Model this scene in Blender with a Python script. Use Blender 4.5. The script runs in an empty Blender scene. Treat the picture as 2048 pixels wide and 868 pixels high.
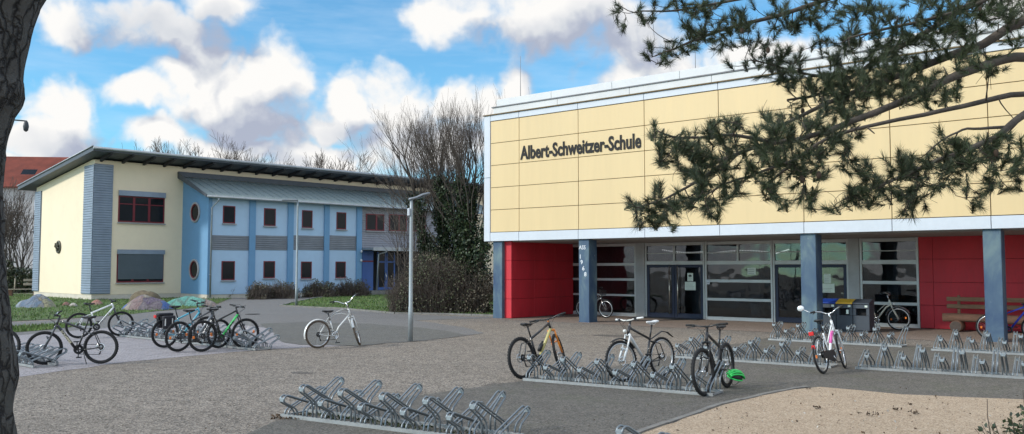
import bpy, math, random
from math import sin, cos, pi, radians, hypot, atan2, sqrt
from mathutils import Vector, Matrix, noise, geometry
random.seed(7)
SC = bpy.context.scene
COL = SC.collection
U = random.uniform

# ------------------------------------------------------------------ camera model (used to lay out real positions)
FPX, EYE = 1720.0, 1.95
PITCH = math.atan(101 / FPX)
cp, sp = cos(PITCH), sin(PITCH)
def ray(u, v):
    a = u - 1024; b = 434 - v
    return (a, FPX * cp - b * sp, FPX * sp + b * cp)
def G(u, v, z=0.0):                      # a point on level z
    r = ray(u, v); t = (z - EYE) / r[2]
    return (r[0] * t, r[1] * t)
def D(u, v, y):                          # a point at distance y
    r = ray(u, v); t = y / r[1]
    return Vector((r[0] * t, y, EYE + r[2] * t))
def plane(u, v, p0, d):                  # (run, height) on the vertical plane through p0 along d
    r = ray(u, v)
    det = r[0] * (-d[1]) + d[0] * r[1]
    t = (p0[0] * (-d[1]) + d[0] * p0[1]) / det
    return ((r[0] * t - p0[0]) * d[0] + (r[1] * t - p0[1]) * d[1], EYE + r[2] * t)

# ------------------------------------------------------------------ materials
def new_mat(name):
    m = bpy.data.materials.new(name); m.use_nodes = True
    nt = m.node_tree
    return m, nt, nt.nodes['Principled BSDF']
def nd(nt, typ, ins=None, **props):
    n = nt.nodes.new(typ)
    for k, v in props.items(): setattr(n, k, v)
    if ins:
        for k, v in ins.items():
            s = n.inputs[k]
            if isinstance(v, bpy.types.NodeSocket): nt.links.new(v, s)
            else: s.default_value = v
    return n
def c4(c): return (c[0], c[1], c[2], 1.0)
def ramp(nt, fac, stops):
    r = nd(nt, 'ShaderNodeValToRGB', {'Fac': fac})
    e = r.color_ramp.elements
    while len(e) < len(stops): e.new(0.5)
    for i, (p, c) in enumerate(stops):
        e[i].position = p; e[i].color = c4(c)
    return r.outputs['Color']
def mixc(nt, fac, a, b, bt='MIX'):
    n = nd(nt, 'ShaderNodeMix', data_type='RGBA', blend_type=bt)
    for s, v in ((n.inputs[0], fac), (n.inputs[6], a), (n.inputs[7], b)):
        if isinstance(v, bpy.types.NodeSocket): nt.links.new(v, s)
        else: s.default_value = v if not isinstance(v, tuple) else (c4(v) if len(v) == 3 else v)
    return n.outputs[2]
def mth(nt, op, a, b=0.0, clamp=False):
    n = nd(nt, 'ShaderNodeMath', operation=op, use_clamp=clamp)
    for i, v in enumerate((a, b)):
        if isinstance(v, bpy.types.NodeSocket): nt.links.new(v, n.inputs[i])
        else: n.inputs[i].default_value = v
    return n.outputs[0]
def noise_f(nt, vec, scale, detail=4, rough=.55, dist=0.0):
    return nd(nt, 'ShaderNodeTexNoise', {'Vector': vec, 'Scale': scale, 'Detail': detail, 'Roughness': rough, 'Distortion': dist}).outputs['Fac']
def vscale(nt, vec, s):
    return nd(nt, 'ShaderNodeMapping', {'Vector': vec, 'Scale': s}).outputs['Vector']

_M = {}
def pm(name, col, rough=.6, metal=0.0, var=.12, scale=3.0, bump=0.0, bscale=60.0, coat=0.0, dirt=0.0, stretch=(1, 1, 1)):
    """plain procedural surface: base colour varied by two noises, optional grain bump and dirt"""
    if name in _M: return _M[name]
    m, nt, b = new_mat(name)
    oc = vscale(nt, nd(nt, 'ShaderNodeTexCoord').outputs['Object'], stretch)
    n1 = noise_f(nt, oc, scale, 5, .6)
    n2 = noise_f(nt, oc, scale * 9, 3, .6)
    f = mth(nt, 'ADD', mth(nt, 'MULTIPLY', n1, .65), mth(nt, 'MULTIPLY', n2, .35))
    lo = tuple(max(0, c * (1 - var * 2)) for c in col); hi = tuple(min(1, c * (1 + var * 1.4)) for c in col)
    c = ramp(nt, f, [(.3, lo), (.7, hi)])
    if dirt > 0:
        dn = noise_f(nt, oc, scale * 2.3, 6, .7, .6)
        c = mixc(nt, mth(nt, 'MULTIPLY', mth(nt, 'SUBTRACT', dn, .5, True), dirt * 5, True), c, tuple(x * .45 + .02 for x in col))
    nt.links.new(c, b.inputs['Base Color'])
    b.inputs['Roughness'].default_value = rough; b.inputs['Metallic'].default_value = metal
    r = nd(nt, 'ShaderNodeMapRange', {'Value': n2, 'To Min': max(.03, rough - .1), 'To Max': min(1, rough + .12)})
    nt.links.new(r.outputs[0], b.inputs['Roughness'])
    if coat: b.inputs['Coat Weight'].default_value = coat
    if bump:
        nb = noise_f(nt, oc, bscale, 4, .6)
        bp = nd(nt, 'ShaderNodeBump', {'Height': nb, 'Strength': bump, 'Distance': .01})
        nt.links.new(bp.outputs[0], b.inputs['Normal'])
    _M[name] = m
    return m

# ------------------------------------------------------------------ mesh builder
class MB:
    def __init__(s): s.v = []; s.f = []; s.m = []; s.s = []; s.cur = 0
    def add(s, vs, fs, smooth=False):
        o = len(s.v); s.v.extend([tuple(p) for p in vs])
        for f in fs:
            s.f.append(tuple(i + o for i in f)); s.m.append(s.cur); s.s.append(smooth)
        return s
    def quad(s, a, b, c, d): return s.add([a, b, c, d], [(0, 1, 2, 3)])
    def box(s, x0, x1, y0, y1, z0, z1):
        vs = [(x, y, z) for z in (z0, z1) for y in (y0, y1) for x in (x0, x1)]
        return s.add(vs, [(0, 2, 3, 1), (4, 5, 7, 6), (0, 1, 5, 4), (2, 6, 7, 3), (0, 4, 6, 2), (1, 3, 7, 5)])
    def bbox(s, x0, x1, y0, y1, z0, z1, b=.01):
        """box with chamfered edges"""
        vs = []
        for sx in (0, 1):
            for sy in (0, 1):
                for sz in (0, 1):
                    X = (x0, x1)[sx]; Y = (y0, y1)[sy]; Z = (z0, z1)[sz]
                    dx = b if sx == 0 else -b; dy = b if sy == 0 else -b; dz = b if sz == 0 else -b
                    vs += [(X, Y + dy, Z + dz), (X + dx, Y, Z + dz), (X + dx, Y + dy, Z)]
        I = lambda sx, sy, sz, a: ((sx * 2 + sy) * 2 + sz) * 3 + a
        fs = [(I(0,0,0,0), I(0,0,1,0), I(0,1,1,0), I(0,1,0,0)), (I(1,0,0,0), I(1,1,0,0), I(1,1,1,0), I(1,0,1,0)),
              (I(0,0,0,1), I(1,0,0,1), I(1,0,1,1), I(0,0,1,1)), (I(0,1,0,1), I(0,1,1,1), I(1,1,1,1), I(1,1,0,1)),
              (I(0,0,0,2), I(0,1,0,2), I(1,1,0,2), I(1,0,0,2)), (I(0,0,1,2), I(1,0,1,2), I(1,1,1,2), I(0,1,1,2))]
        for k in (0, 1):
            for l in (0, 1):
                fs.append((I(0,k,l,2), I(1,k,l,2), I(1,k,l,1), I(0,k,l,1)))
                fs.append((I(k,0,l,2), I(k,1,l,2), I(k,1,l,0), I(k,0,l,0)))
                fs.append((I(k,l,0,1), I(k,l,1,1), I(k,l,1,0), I(k,l,0,0)))
        for sx in (0, 1):
            for sy in (0, 1):
                for sz in (0, 1): fs.append((I(sx,sy,sz,0), I(sx,sy,sz,1), I(sx,sy,sz,2)))
        return s.add(vs, fs)
    def tube(s, pts, r, n=6, cap=True, smooth=True, flat=1.0):
        pts = [Vector(p) for p in pts]
        k = len(pts)
        rs = list(r) if isinstance(r, (list, tuple)) else [r] * k
        up = Vector((0, 0, 1))
        vs = []; prev = None
        for i, p in enumerate(pts):
            t = (pts[min(i + 1, k - 1)] - pts[max(i - 1, 0)])
            if t.length < 1e-9: t = Vector((0, 0, 1))
            t.normalize()
            if prev is None:
                a = t.cross(up)
                if a.length < .05: a = t.cross(Vector((1, 0, 0)))
                a.normalize()
            else:
                a = prev - t * prev.dot(t)
                if a.length < 1e-6: a = t.cross(Vector((1, 0, .3)))
                a.normalize()
            prev = a; b = t.cross(a)
            for j in range(n):
                w = 2 * pi * j / n
                vs.append(p + (a * cos(w) + b * sin(w) * flat) * rs[i])
        fs = [(i * n + j, i * n + (j + 1) % n, (i + 1) * n + (j + 1) % n, (i + 1) * n + j) for i in range(k - 1) for j in range(n)]
        if cap: fs += [tuple(range(n - 1, -1, -1)), tuple(range((k - 1) * n, k * n))]
        return s.add(vs, fs, smooth)
    def ring(s, c, ax, R, prof, n=28, a0=0.0, a1=2 * pi, smooth=True):
        """sweep a closed profile [(dr, dw)] round axis ax ('y' or Vector) through c"""
        c = Vector(c); ax = Vector(ax).normalized()
        e1 = ax.cross(Vector((0, 0, 1)))
        if e1.length < .01: e1 = Vector((1, 0, 0))
        e1.normalize(); e2 = ax.cross(e1) * -1
        full = abs(a1 - a0 - 2 * pi) < 1e-6
        m = n if full else n + 1; k = len(prof); vs = []
        for i in range(m):
            w = a0 + (a1 - a0) * i / n
            rad = e1 * cos(w) + e2 * sin(w)
            for dr, dw in prof: vs.append(c + rad * (R + dr) + ax * dw)
        fs = []
        for i in range(n):
            i2 = (i + 1) % m
            for j in range(k): fs.append((i * k + j, i * k + (j + 1) % k, i2 * k + (j + 1) % k, i2 * k + j))
        return s.add(vs, fs, smooth)
    def torus(s, c, ax, R, r, n=28, k=8, a0=0.0, a1=2 * pi):
        return s.ring(c, ax, R, [(r * cos(2 * pi * j / k), r * sin(2 * pi * j / k)) for j in range(k)], n, a0, a1)
    def disc(s, c, ax, R, th, n=20, smooth=False):
        c = Vector(c); ax = Vector(ax).normalized()
        return s.tube([c - ax * th / 2, c + ax * th / 2], R, n, True, smooth)
    def lathe(s, c, prof, n=16, smooth=True):
        vs = []; fs = []
        for z, r in prof:
            for j in range(n): vs.append((c[0] + r * cos(2 * pi * j / n), c[1] + r * sin(2 * pi * j / n), c[2] + z))
        for i in range(len(prof) - 1):
            for j in range(n): fs.append((i * n + j, i * n + (j + 1) % n, (i + 1) * n + (j + 1) % n, (i + 1) * n + j))
        fs += [tuple(range(n - 1, -1, -1)), tuple(range((len(prof) - 1) * n, len(prof) * n))]
        return s.add(vs, fs, smooth)
    def prism(s, poly, y0, y1):
        """polygon in (x, z) pulled from y0 to y1"""
        n = len(poly)
        vs = [(x, y0, z) for x, z in poly] + [(x, y1, z) for x, z in poly]
        fs = [tuple(range(n)), tuple(range(2 * n - 1, n - 1, -1))] + [(i, i + n, (i + 1) % n + n, (i + 1) % n) for i in range(n)]
        return s.add(vs, fs)
    def ell(s, c, r, n=12, k=8, jit=0.0, lo=-pi / 2):
        vs = []; fs = []
        for i in range(k + 1):
            a = lo + (pi / 2 - lo) * i / k
            for j in range(n):
                w = 2 * pi * j / n; q = 1 + U(-jit, jit)
                vs.append((c[0] + r[0] * cos(a) * cos(w) * q, c[1] + r[1] * cos(a) * sin(w) * q, c[2] + r[2] * sin(a) * q))
        for i in range(k):
            for j in range(n): fs.append((i * n + j, i * n + (j + 1) % n, (i + 1) * n + (j + 1) % n, (i + 1) * n + j))
        return s.add(vs, fs, True)
    def leaf(s, p, size, asp=.6):
        a = Vector((U(-1, 1), U(-1, 1), U(-1, 1))).normalized()
        b = a.cross(Vector((U(-1, 1), U(-1, 1), U(-1, 1)))).normalized()
        p = Vector(p); a *= size * .5; b *= size * .5 * asp
        return s.add([p - a, p + b, p + a, p - b], [(0, 1, 2, 3)])
    def xf(s, M, start=0):
        for i in range(start, len(s.v)): s.v[i] = tuple(M @ Vector(s.v[i]))
        return s
    def build(s, name, mats, parent=None, loc=None, recalc=False):
        me = bpy.data.meshes.new(name)
        me.from_pydata(s.v, [], s.f)
        if not isinstance(mats, (list, tuple)): mats = [mats]
        for m in mats: me.materials.append(m)
        if len(mats) > 1: me.polygons.foreach_set('material_index', s.m)
        me.polygons.foreach_set('use_smooth', s.s)
        me.update()
        o = bpy.data.objects.new(name, me); COL.objects.link(o)
        if parent: o.parent = parent
        if loc: o.location = loc
        return o
def tag(o, label, cat, group=None):
    o['label'] = label; o['category'] = cat
    if group: o['group'] = group
    return o
def thing(name, label, cat, loc=(0, 0, 0), rz=0.0, group=None):
    o = bpy.data.objects.new(name, None); COL.objects.link(o)
    o.location = loc; o.rotation_euler = (0, 0, rz)
    o.empty_display_size = .2
    return tag(o, label, cat, group)
def struct(o): o['kind'] = 'structure'; return o
def stuff(o): o['kind'] = 'stuff'; return o
def kids(o): return [c for c in COL.objects if c.parent == o]
def dup_tree(o, parent=None):
    c = o.copy(); COL.objects.link(c)
    if parent: c.parent = parent
    for ch in list(o.children): dup_tree(ch, c)
    return c
def text_obj(body, size, mat, parent, loc, rot, extrude=.01, offset=0.0, xs=1.0, name='lettering', align='LEFT', space=1.0):
    cu = bpy.data.curves.new('t', 'FONT'); cu.body = body; cu.size = size; cu.extrude = extrude; cu.offset = offset
    cu.align_x = align; cu.space_character = space; cu.resolution_u = 3
    t = bpy.data.objects.new('t', cu); COL.objects.link(t)
    dg = bpy.context.evaluated_depsgraph_get(); dg.update()
    me = bpy.data.meshes.new_from_object(t.evaluated_get(dg))
    bpy.data.objects.remove(t)
    for v in me.vertices: v.co.x *= xs
    me.materials.clear(); me.materials.append(mat)
    o = bpy.data.objects.new(name, me); COL.objects.link(o)
    if parent: o.parent = parent
    o.location = loc; o.rotation_euler = rot
    return o

# ------------------------------------------------------------------ camera, sun, sky
cam = bpy.data.cameras.new('camera'); co = bpy.data.objects.new('camera', cam); COL.objects.link(co)
co.location = (0, 0, EYE); co.rotation_euler = (pi / 2 + PITCH, 0, 0)
cam.sensor_width = 36; cam.lens = 36 * FPX / 2048; cam.clip_end = 3000; cam.clip_start = .1
SC.camera = co
SUN_EL, SUN_AZ = radians(31), atan2(-.86, -.34)          # azimuth from +Y towards +X
sd = Vector((sin(SUN_AZ) * cos(SUN_EL), cos(SUN_AZ) * cos(SUN_EL), sin(SUN_EL)))
sl = bpy.data.lights.new('sun', 'SUN'); sl.energy = 2.1; sl.angle = radians(5); sl.color = (1, .95, .87)
so = bpy.data.objects.new('sun', sl); COL.objects.link(so)
so.rotation_euler = (-sd).to_track_quat('-Z', 'Y').to_euler(); so.location = (-20, -10, 30)
SC.view_settings.view_transform = 'Standard'; SC.view_settings.look = 'None'
SC.view_settings.exposure = .42; SC.view_settings.gamma = 1

def build_world():
    w = bpy.data.worlds.new('World'); SC.world = w; w.use_nodes = True
    nt = w.node_tree; nt.nodes.clear()
    # (px, py, rx, ry): where the cumulus heads stand, turned into bearings and elevations
    E = [(460,195,136,96),(550,160,74,78),(405,120,62,58),(500,245,115,46),(350,170,52,34),(270,200,66,34),
         (95,232,88,80),(70,288,120,44),(335,290,98,40),(620,316,120,48),(480,300,120,34),(690,195,52,66),(650,240,50,30),
         (800,210,92,82),(905,190,88,46),(850,275,150,60),(1045,168,48,58),(1000,205,60,40),(1330,152,110,42),(1240,168,48,26),
         (885,12,66,48),(1110,25,190,66),(1270,85,110,66),(310,62,130,46),(105,30,70,56),(430,18,90,34),(1560,150,190,56),(1850,150,210,62),(60,335,140,24),(2060,30,90,50)]
    GREY = [(1210,85,180,70),(250,70,150,60),(1080,60,110,34),(330,78,150,46),(420,60,70,40),(680,250,60,30),(90,300,110,30),(560,255,90,40)]
    def field(g, p, L, sm):
        out = None
        for (cx, cy, rx, ry) in L:
            a = math.atan((cx - 1024) / FPX)
            r_ = ray(cx, cy); e = math.asin(r_[2] / sqrt(sum(k * k for k in r_)))
            ra, re = rx * 1.02 / FPX * cos(a) ** 2, ry * 1.02 / FPX * cos(a)
            q = nd(g, 'ShaderNodeVectorMath', {0: p, 1: (1 / ra, 1 / re, 0), 2: (-a / ra, -e / re, 0)}, operation='MULTIPLY_ADD').outputs[0]
            l = nd(g, 'ShaderNodeVectorMath', {0: q}, operation='LENGTH').outputs['Value']
            out = l if out is None else nd(g, 'ShaderNodeMath', {0: out, 1: l, 2: sm}, operation='SMOOTH_MIN').outputs[0]
        return out
    tc = nd(nt, 'ShaderNodeTexCoord').outputs['Generated']
    sx = nd(nt, 'ShaderNodeSeparateXYZ', {0: tc}); X, Y, Z = sx.outputs
    p = nd(nt, 'ShaderNodeCombineXYZ', {0: mth(nt, 'ARCTAN2', X, Y), 1: mth(nt, 'ARCSINE', Z), 2: 0.0}).outputs[0]
    def wob(scale, det, amt):
        v = nd(nt, 'ShaderNodeTexNoise', {'Vector': tc, 'Scale': scale, 'Detail': det}).outputs['Color']
        return nd(nt, 'ShaderNodeVectorMath', {0: v, 1: (amt, amt, 0), 2: (-amt / 2, -amt / 2, 0)}, operation='MULTIPLY_ADD').outputs[0]
    p = nd(nt, 'ShaderNodeVectorMath', {0: p, 1: wob(10.0, 4.0, .11)}, operation='ADD').outputs[0]
    LO = (-.022, .036)
    p2 = nd(nt, 'ShaderNodeVectorMath', {0: p, 1: (LO[0], LO[1], 0)}, operation='ADD').outputs[0]
    d2 = nd(nt, 'ShaderNodeVectorMath', {0: tc, 1: (LO[0], 0, LO[1])}, operation='ADD').outputs[0]
    far = noise_f(nt, tc, 3.2, 4, .55, .4)
    fm = nd(nt, 'ShaderNodeMapRange', {'Value': far, 'From Min': .36, 'From Max': .58, 'To Min': -.4, 'To Max': .9}).outputs[0]
    out = nd(nt, 'ShaderNodeMapRange', {'Value': Y, 'From Min': .75, 'From Max': .5}).outputs[0]
    hi = nd(nt, 'ShaderNodeMapRange', {'Value': Z, 'From Min': .36, 'From Max': .5}).outputs[0]
    out = mth(nt, 'MAXIMUM', out, hi)
    def dens(pp, dv):
        l = field(nt, pp, E, .22)
        d = mth(nt, 'SUBTRACT', 1.30, l)
        d = nd(nt, 'ShaderNodeMix', {0: out, 2: d, 3: fm}, data_type='FLOAT').outputs[0]
        n = noise_f(nt, dv, 17.0, 7, .6)
        v = nd(nt, 'ShaderNodeTexVoronoi', {'Vector': pp, 'Scale': 40.0, 'Detail': 1.0, 'Roughness': .5}, feature='F1', voronoi_dimensions='2D').outputs['Distance']
        d = mth(nt, 'ADD', d, nd(nt, 'ShaderNodeMath', {0: n, 1: 1.3, 2: -.65}, operation='MULTIPLY_ADD').outputs[0])
        return nd(nt, 'ShaderNodeMath', {0: v, 1: -.30, 2: d}, operation='MULTIPLY_ADD').outputs[0]
    a1 = dens(p, tc); a2 = dens(p2, d2)
    grey = nd(nt, 'ShaderNodeMapRange', {'Value': field(nt, p, GREY, .2), 'From Min': 1.6, 'From Max': .2, 'To Max': .6}).outputs[0]
    sky = nd(nt, 'ShaderNodeTexSky', sky_type='NISHITA', sun_disc=False, sun_elevation=SUN_EL, sun_rotation=SUN_AZ % (2 * pi),
             air_density=1.0, dust_density=.3, ozone_density=2.5)
    alpha = nd(nt, 'ShaderNodeMapRange', {'Value': a1, 'From Min': -.22, 'From Max': .52}, interpolation_type='SMOOTHSTEP').outputs[0]
    lit = nd(nt, 'ShaderNodeMapRange', {'Value': mth(nt, 'SUBTRACT', a1, a2), 'From Min': -1.15, 'From Max': .55}).outputs[0]
    thick = nd(nt, 'ShaderNodeMapRange', {'Value': a2, 'From Min': .3, 'From Max': 1.4, 'To Max': .16}).outputs[0]
    fl = noise_f(nt, tc, 14.0, 4, .6)
    lit = nd(nt, 'ShaderNodeMath', {0: mth(nt, 'SUBTRACT', fl, .5), 1: .8, 2: lit}, operation='MULTIPLY_ADD').outputs[0]
    sh = mth(nt, 'SUBTRACT', mth(nt, 'SUBTRACT', lit, thick, True), grey, True)
    S = 1 / .1 * .93
    cl = ramp(nt, sh, [(0.0, (.47, .515, .64)), (.2, (.58, .62, .72)), (.4, (.745, .775, .825)), (.6, (.885, .895, .915)), (.8, (1.05, 1.035, 1.01))])
    cl = nd(nt, 'ShaderNodeVectorMath', {0: cl, 'Scale': S * .66}, operation='SCALE').outputs[0]
    blue = mixc(nt, 1.0, sky.outputs[0], (.58, 1.10, 1.24), 'MULTIPLY')
    blue = mixc(nt, .06, blue, (S * .5, S * .6, S * .7))
    veil = noise_f(nt, nd(nt, 'ShaderNodeMapping', {'Vector': tc, 'Scale': (5, 5, 26)}).outputs[0], 1.6, 4, .6)
    va = nd(nt, 'ShaderNodeMapRange', {'Value': veil, 'From Min': .42, 'From Max': .8, 'To Max': .3}).outputs[0]
    blue = mixc(nt, va, blue, (S * .52, S * .62, S * .74))
    col = mixc(nt, alpha, blue, cl)
    glow = nd(nt, 'ShaderNodeMapRange', {'Value': out, 'To Min': 1.0, 'To Max': 1.45}).outputs[0]   # the half of the sky that holds the sun is brighter
    col = nd(nt, 'ShaderNodeVectorMath', {0: col, 'Scale': glow}, operation='SCALE').outputs[0]
    bg = nd(nt, 'ShaderNodeBackground', {'Color': col, 'Strength': .115})
    o = nd(nt, 'ShaderNodeOutputWorld'); nt.links.new(bg.outputs[0], o.inputs[0])
    w.cycles.sampling_method = 'MANUAL'; w.cycles.sample_map_resolution = 512
build_world()
# ------------------------------------------------------------------ ground
def ground_mat(name, cols, chip=55.0, bump=.5, stain=.5, pav=None, green=0.0):
    m, nt, b = new_mat(name)
    oc = nd(nt, 'ShaderNodeTexCoord').outputs['Object']
    v = nd(nt, 'ShaderNodeTexVoronoi', {'Vector': oc, 'Scale': chip, 'Randomness': 1.0})
    chipc = nd(nt, 'ShaderNodeSeparateColor', {0: v.outputs['Color']}).outputs[0]
    f1 = noise_f(nt, oc, chip * .35, 5, .7)
    c = ramp(nt, mth(nt, 'ADD', mth(nt, 'MULTIPLY', chipc, .55), mth(nt, 'MULTIPLY', f1, .45)), [(.26, cols[0]), (.5, cols[1]), (.74, cols[2])])
    big = noise_f(nt, vscale(nt, oc, (.35, 1.0, 1.0)), .55, 6, .6, .8)
    c = mixc(nt, nd(nt, 'ShaderNodeMapRange', {'Value': big, 'From Min': .35, 'From Max': .7, 'To Max': stain}).outputs[0], c, tuple(k * .55 for k in cols[1]), 'MIX')
    mid = noise_f(nt, oc, 3.5, 5, .65)
    c = mixc(nt, nd(nt, 'ShaderNodeMapRange', {'Value': mid, 'From Min': .45, 'From Max': .75, 'To Max': .35}).outputs[0], c, cols[2], 'MIX')
    if green:
        gn = noise_f(nt, oc, .9, 6, .7, .5)
        c = mixc(nt, nd(nt, 'ShaderNodeMapRange', {'Value': gn, 'From Min': .52, 'From Max': .75, 'To Max': green}).outputs[0], c, (.07, .085, .03))
    h = v.outputs['Distance']
    if pav:
        br = nd(nt, 'ShaderNodeTexBrick', {'Vector': nd(nt, 'ShaderNodeMapping', {'Vector': oc, 'Rotation': (0, 0, radians(-38))}).outputs[0],
             'Scale': 1.0, 'Mortar Size': .006, 'Brick Width': pav[0], 'Row Height': pav[1], 'Color1': (1, 1, 1, 1), 'Color2': (.72, .72, .74, 1), 'Mortar': (.38, .38, .36, 1)})
        c = mixc(nt, .8, c, br.outputs['Color'], 'MULTIPLY')
    nt.links.new(c, b.inputs['Base Color'])
    b.inputs['Roughness'].default_value = .9
    bp = nd(nt, 'ShaderNodeBump', {'Height': mth(nt, 'ADD', h, f1), 'Strength': bump, 'Distance': .012})
    nt.links.new(bp.outputs[0], b.inputs['Normal'])
    return m
M_gravel = ground_mat('chip_asphalt', ((.045, .037, .029), (.165, .137, .110), (.40, .345, .285)), 52, .7, .32)
M_asph = ground_mat('dark_asphalt', ((.05, .045, .037), (.100, .090, .076), (.185, .168, .145)), 60, .5, .3, None, .35)
M_path = ground_mat('path_asphalt', ((.09, .086, .082), (.152, .144, .138), (.225, .215, .205)), 60, .35, .25)
M_pav = ground_mat('grey_pavers', ((.21, .195, .20), (.33, .305, .315), (.44, .41, .415)), 50, .3, .25, (.22, .11))
M_sand = ground_mat('sandy_grit', ((.22, .155, .10), (.43, .32, .215), (.56, .44, .32)), 75, .7, .15)
M_lawn = ground_mat('lawn_soil', ((.04, .062, .016), (.075, .12, .028), (.115, .16, .045)), 40, .6, .3)
M_kerb = pm('kerb_concrete', (.20, .19, .175), .9, 0, .2, 4, .4, 90)
M_porch = ground_mat('porch_slabs', ((.14, .10, .08), (.24, .175, .135), (.33, .26, .2)), 45, .5, .35)
M_blade = pm('grass_blade', (.11, .19, .04), .7, 0, .3, .6)
M_blade2 = pm('grass_blade_pale', (.15, .17, .06), .75, 0, .3, .6)
M_leaflit = pm('dead_leaf', (.09, .055, .03), .8, 0, .3, 9)

def sheet(name, poly, z, mat, jit=.0, step=.35, kind=True):
    pts = []
    n = len(poly)
    for i in range(n):
        a = Vector(poly[i]); b = Vector(poly[(i + 1) % n])
        L = (b - a).length; k = max(1, int(L / step)) if jit else 1
        nm = Vector((-(b - a).y, (b - a).x)).normalized() if L else Vector((0, 0))
        for j in range(k):
            p = a.lerp(b, j / k)
            if jit and j: p = p + nm * (noise.noise(Vector((p.x * 1.3, p.y * 1.3, z * 99))) * jit * 2 + U(-jit, jit) * .5)
            pts.append((p.x, p.y, z))
    tri = geometry.tessellate_polygon([[Vector(p) for p in pts]])
    mb = MB(); mb.add(pts, [])
    for t in tri:
        a, b, c = (Vector(pts[i]) for i in t)
        if (b - a).cross(c - a).z < 0: t = (t[0], t[2], t[1])
        mb.f.append(tuple(t)); mb.m.append(0); mb.s.append(False)
    o = mb.build(name, mat)
    return struct(o) if kind else o
def P(*px): return [G(u, v) for u, v in px]
gm = MB(); gm.quad((-900, -60, 0), (900, -60, 0), (900, 1500, 0), (-900, 1500, 0))
struct(gm.build('ground', M_gravel))
sheet('paving', P((-120, 756), (40, 754), (130, 741), (230, 727), (330, 717), (470, 704), (545, 698), (640, 694), (712, 691), (660, 675), (560, 655), (430, 640), (300, 640), (140, 657), (20, 667), (-200, 690), (-420, 720)), .004, M_pav, .05)
PATH = P((712, 693), (770, 687), (822, 684), (880, 678), (935, 671), (968, 667), (930, 655), (830, 641), (995, 636), (790, 628), (680, 618), (560, 613), (585, 606), (628, 597), (700, 592), (800, 586), (800, 576), (700, 580), (600, 583), (500, 587), (455, 600), (430, 613), (330, 622), (200, 631), (140, 640), (20, 645), (-200, 655), (-300, 700), (20, 672), (200, 657), (330, 645), (470, 648), (560, 660), (640, 678))
sheet('path', PATH, .008, M_path, .04)
M_patch = ground_mat('old_asphalt', ((.055, .052, .045), (.112, .107, .096), (.18, .175, .16)), 60, .4, .3, None, .2)
sheet('asphalt', P((600, 690), (712, 692), (770, 686.5), (822, 683.5), (880, 677.5), (935, 670.5), (890, 662), (830, 655), (740, 648), (620, 644), (520, 648), (545, 665), (560, 682)), .011, M_patch, .08)
sheet('asphalt', P((470, 880), (520, 858), (572, 838), (700, 812), (860, 789), (960, 775), (1050, 763), (1200, 738), (1345, 712), (1440, 695), (1540, 676), (1620, 676), (1760, 686), (1840, 694), (2060, 705), (2300, 720), (2500, 850), (1800, 1000), (900, 1000)), .012, M_asph, .06)
SAND = P((1240, 885), (1290, 866), (1370, 838), (1440, 814), (1520, 795), (1590, 781), (1640, 776), (1720, 783), (1800, 791), (1930, 797), (2060, 802), (2400, 830), (2700, 1100), (1500, 1200))
sheet('sand', SAND, .020, M_sand, .05)
# kerb beside the sand
kb = MB()
kp = P((1200, 898), (1290, 864), (1370, 836), (1440, 812), (1520, 793), (1590, 779), (1615, 776))
for a, b in zip(kp, kp[1:]):
    a = Vector(a); b = Vector(b); d = (b - a).normalized(); nn = Vector((-d.y, d.x)) * .04
    L = (b - a).length; k = max(1, round(L / .5))
    for i in range(k):
        p = a.lerp(b, i / k) + d * .006; q = a.lerp(b, (i + 1) / k) - d * .006
        h = .035 + U(-.006, .006)
        vs = [(*(p - nn), 0), (*(q - nn), 0), (*(q + nn), 0), (*(p + nn), 0), (*(p - nn), h), (*(q - nn), h), (*(q + nn), h), (*(p + nn), h)]
        kb.add(vs, [(4, 5, 6, 7), (0, 1, 5, 4), (2, 3, 7, 6), (1, 2, 6, 5), (3, 0, 4, 7)])
struct(kb.build('kerb', M_kerb))
LAWN_L = P((-300, 655), (-60, 650), (20, 643), (140, 637), (260, 629), (330, 621), (400, 616), (428, 611), (452, 600), (498, 586), (440, 588), (300, 592), (60, 588), (-200, 585), (-600, 600))
LAWN_S = P((-300, 680), (20, 666), (100, 660), (140, 655), (200, 649), (140, 649), (20, 654), (-300, 664))
LAWN_C = P((562, 612), (588, 606), (630, 597), (700, 592.5), (800, 587), (930, 582), (1000, 590), (990, 631), (900, 628), (790, 627), (680, 617.5))
sheet('lawn', LAWN_L, .016, M_lawn, .06); sheet('lawn', LAWN_S, .016, M_lawn, .05); sheet('lawn', LAWN_C, .016, M_lawn, .03)
kb = MB()
kp = P((560, 612.6), (680, 618.3), (790, 628), (900, 629.5), (990, 633))
kp2 = P((560, 612.6), (588, 605.5), (630, 596.6), (700, 592))
for pl in (kp, kp2):
    for a, b in zip(pl, pl[1:]):
        a = Vector(a); b = Vector(b); d = (b - a).normalized(); nn = Vector((-d.y, d.x)) * .05
        k = max(1, round((b - a).length))
        for i in range(k):
            p = a.lerp(b, i / k) + d * .01; q = a.lerp(b, (i + 1) / k) - d * .01; h = .07 + U(-.01, .01)
            vs = [(*(p - nn), 0), (*(q - nn), 0), (*(q + nn), 0), (*(p + nn), 0), (*(p - nn), h), (*(q - nn), h), (*(q + nn), h), (*(p + nn), h)]
            kb.add(vs, [(4, 5, 6, 7), (0, 1, 5, 4), (2, 3, 7, 6), (1, 2, 6, 5), (3, 0, 4, 7)])
struct(kb.build('kerb', M_kerb))
def inside(p, poly):
    c = False; n = len(poly)
    for i in range(n):
        x0, y0 = poly[i]; x1, y1 = poly[(i + 1) % n]
        if (y0 > p[1]) != (y1 > p[1]) and p[0] < (x1 - x0) * (p[1] - y0) / (y1 - y0) + x0: c = not c
    return c
gb = MB()
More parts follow.
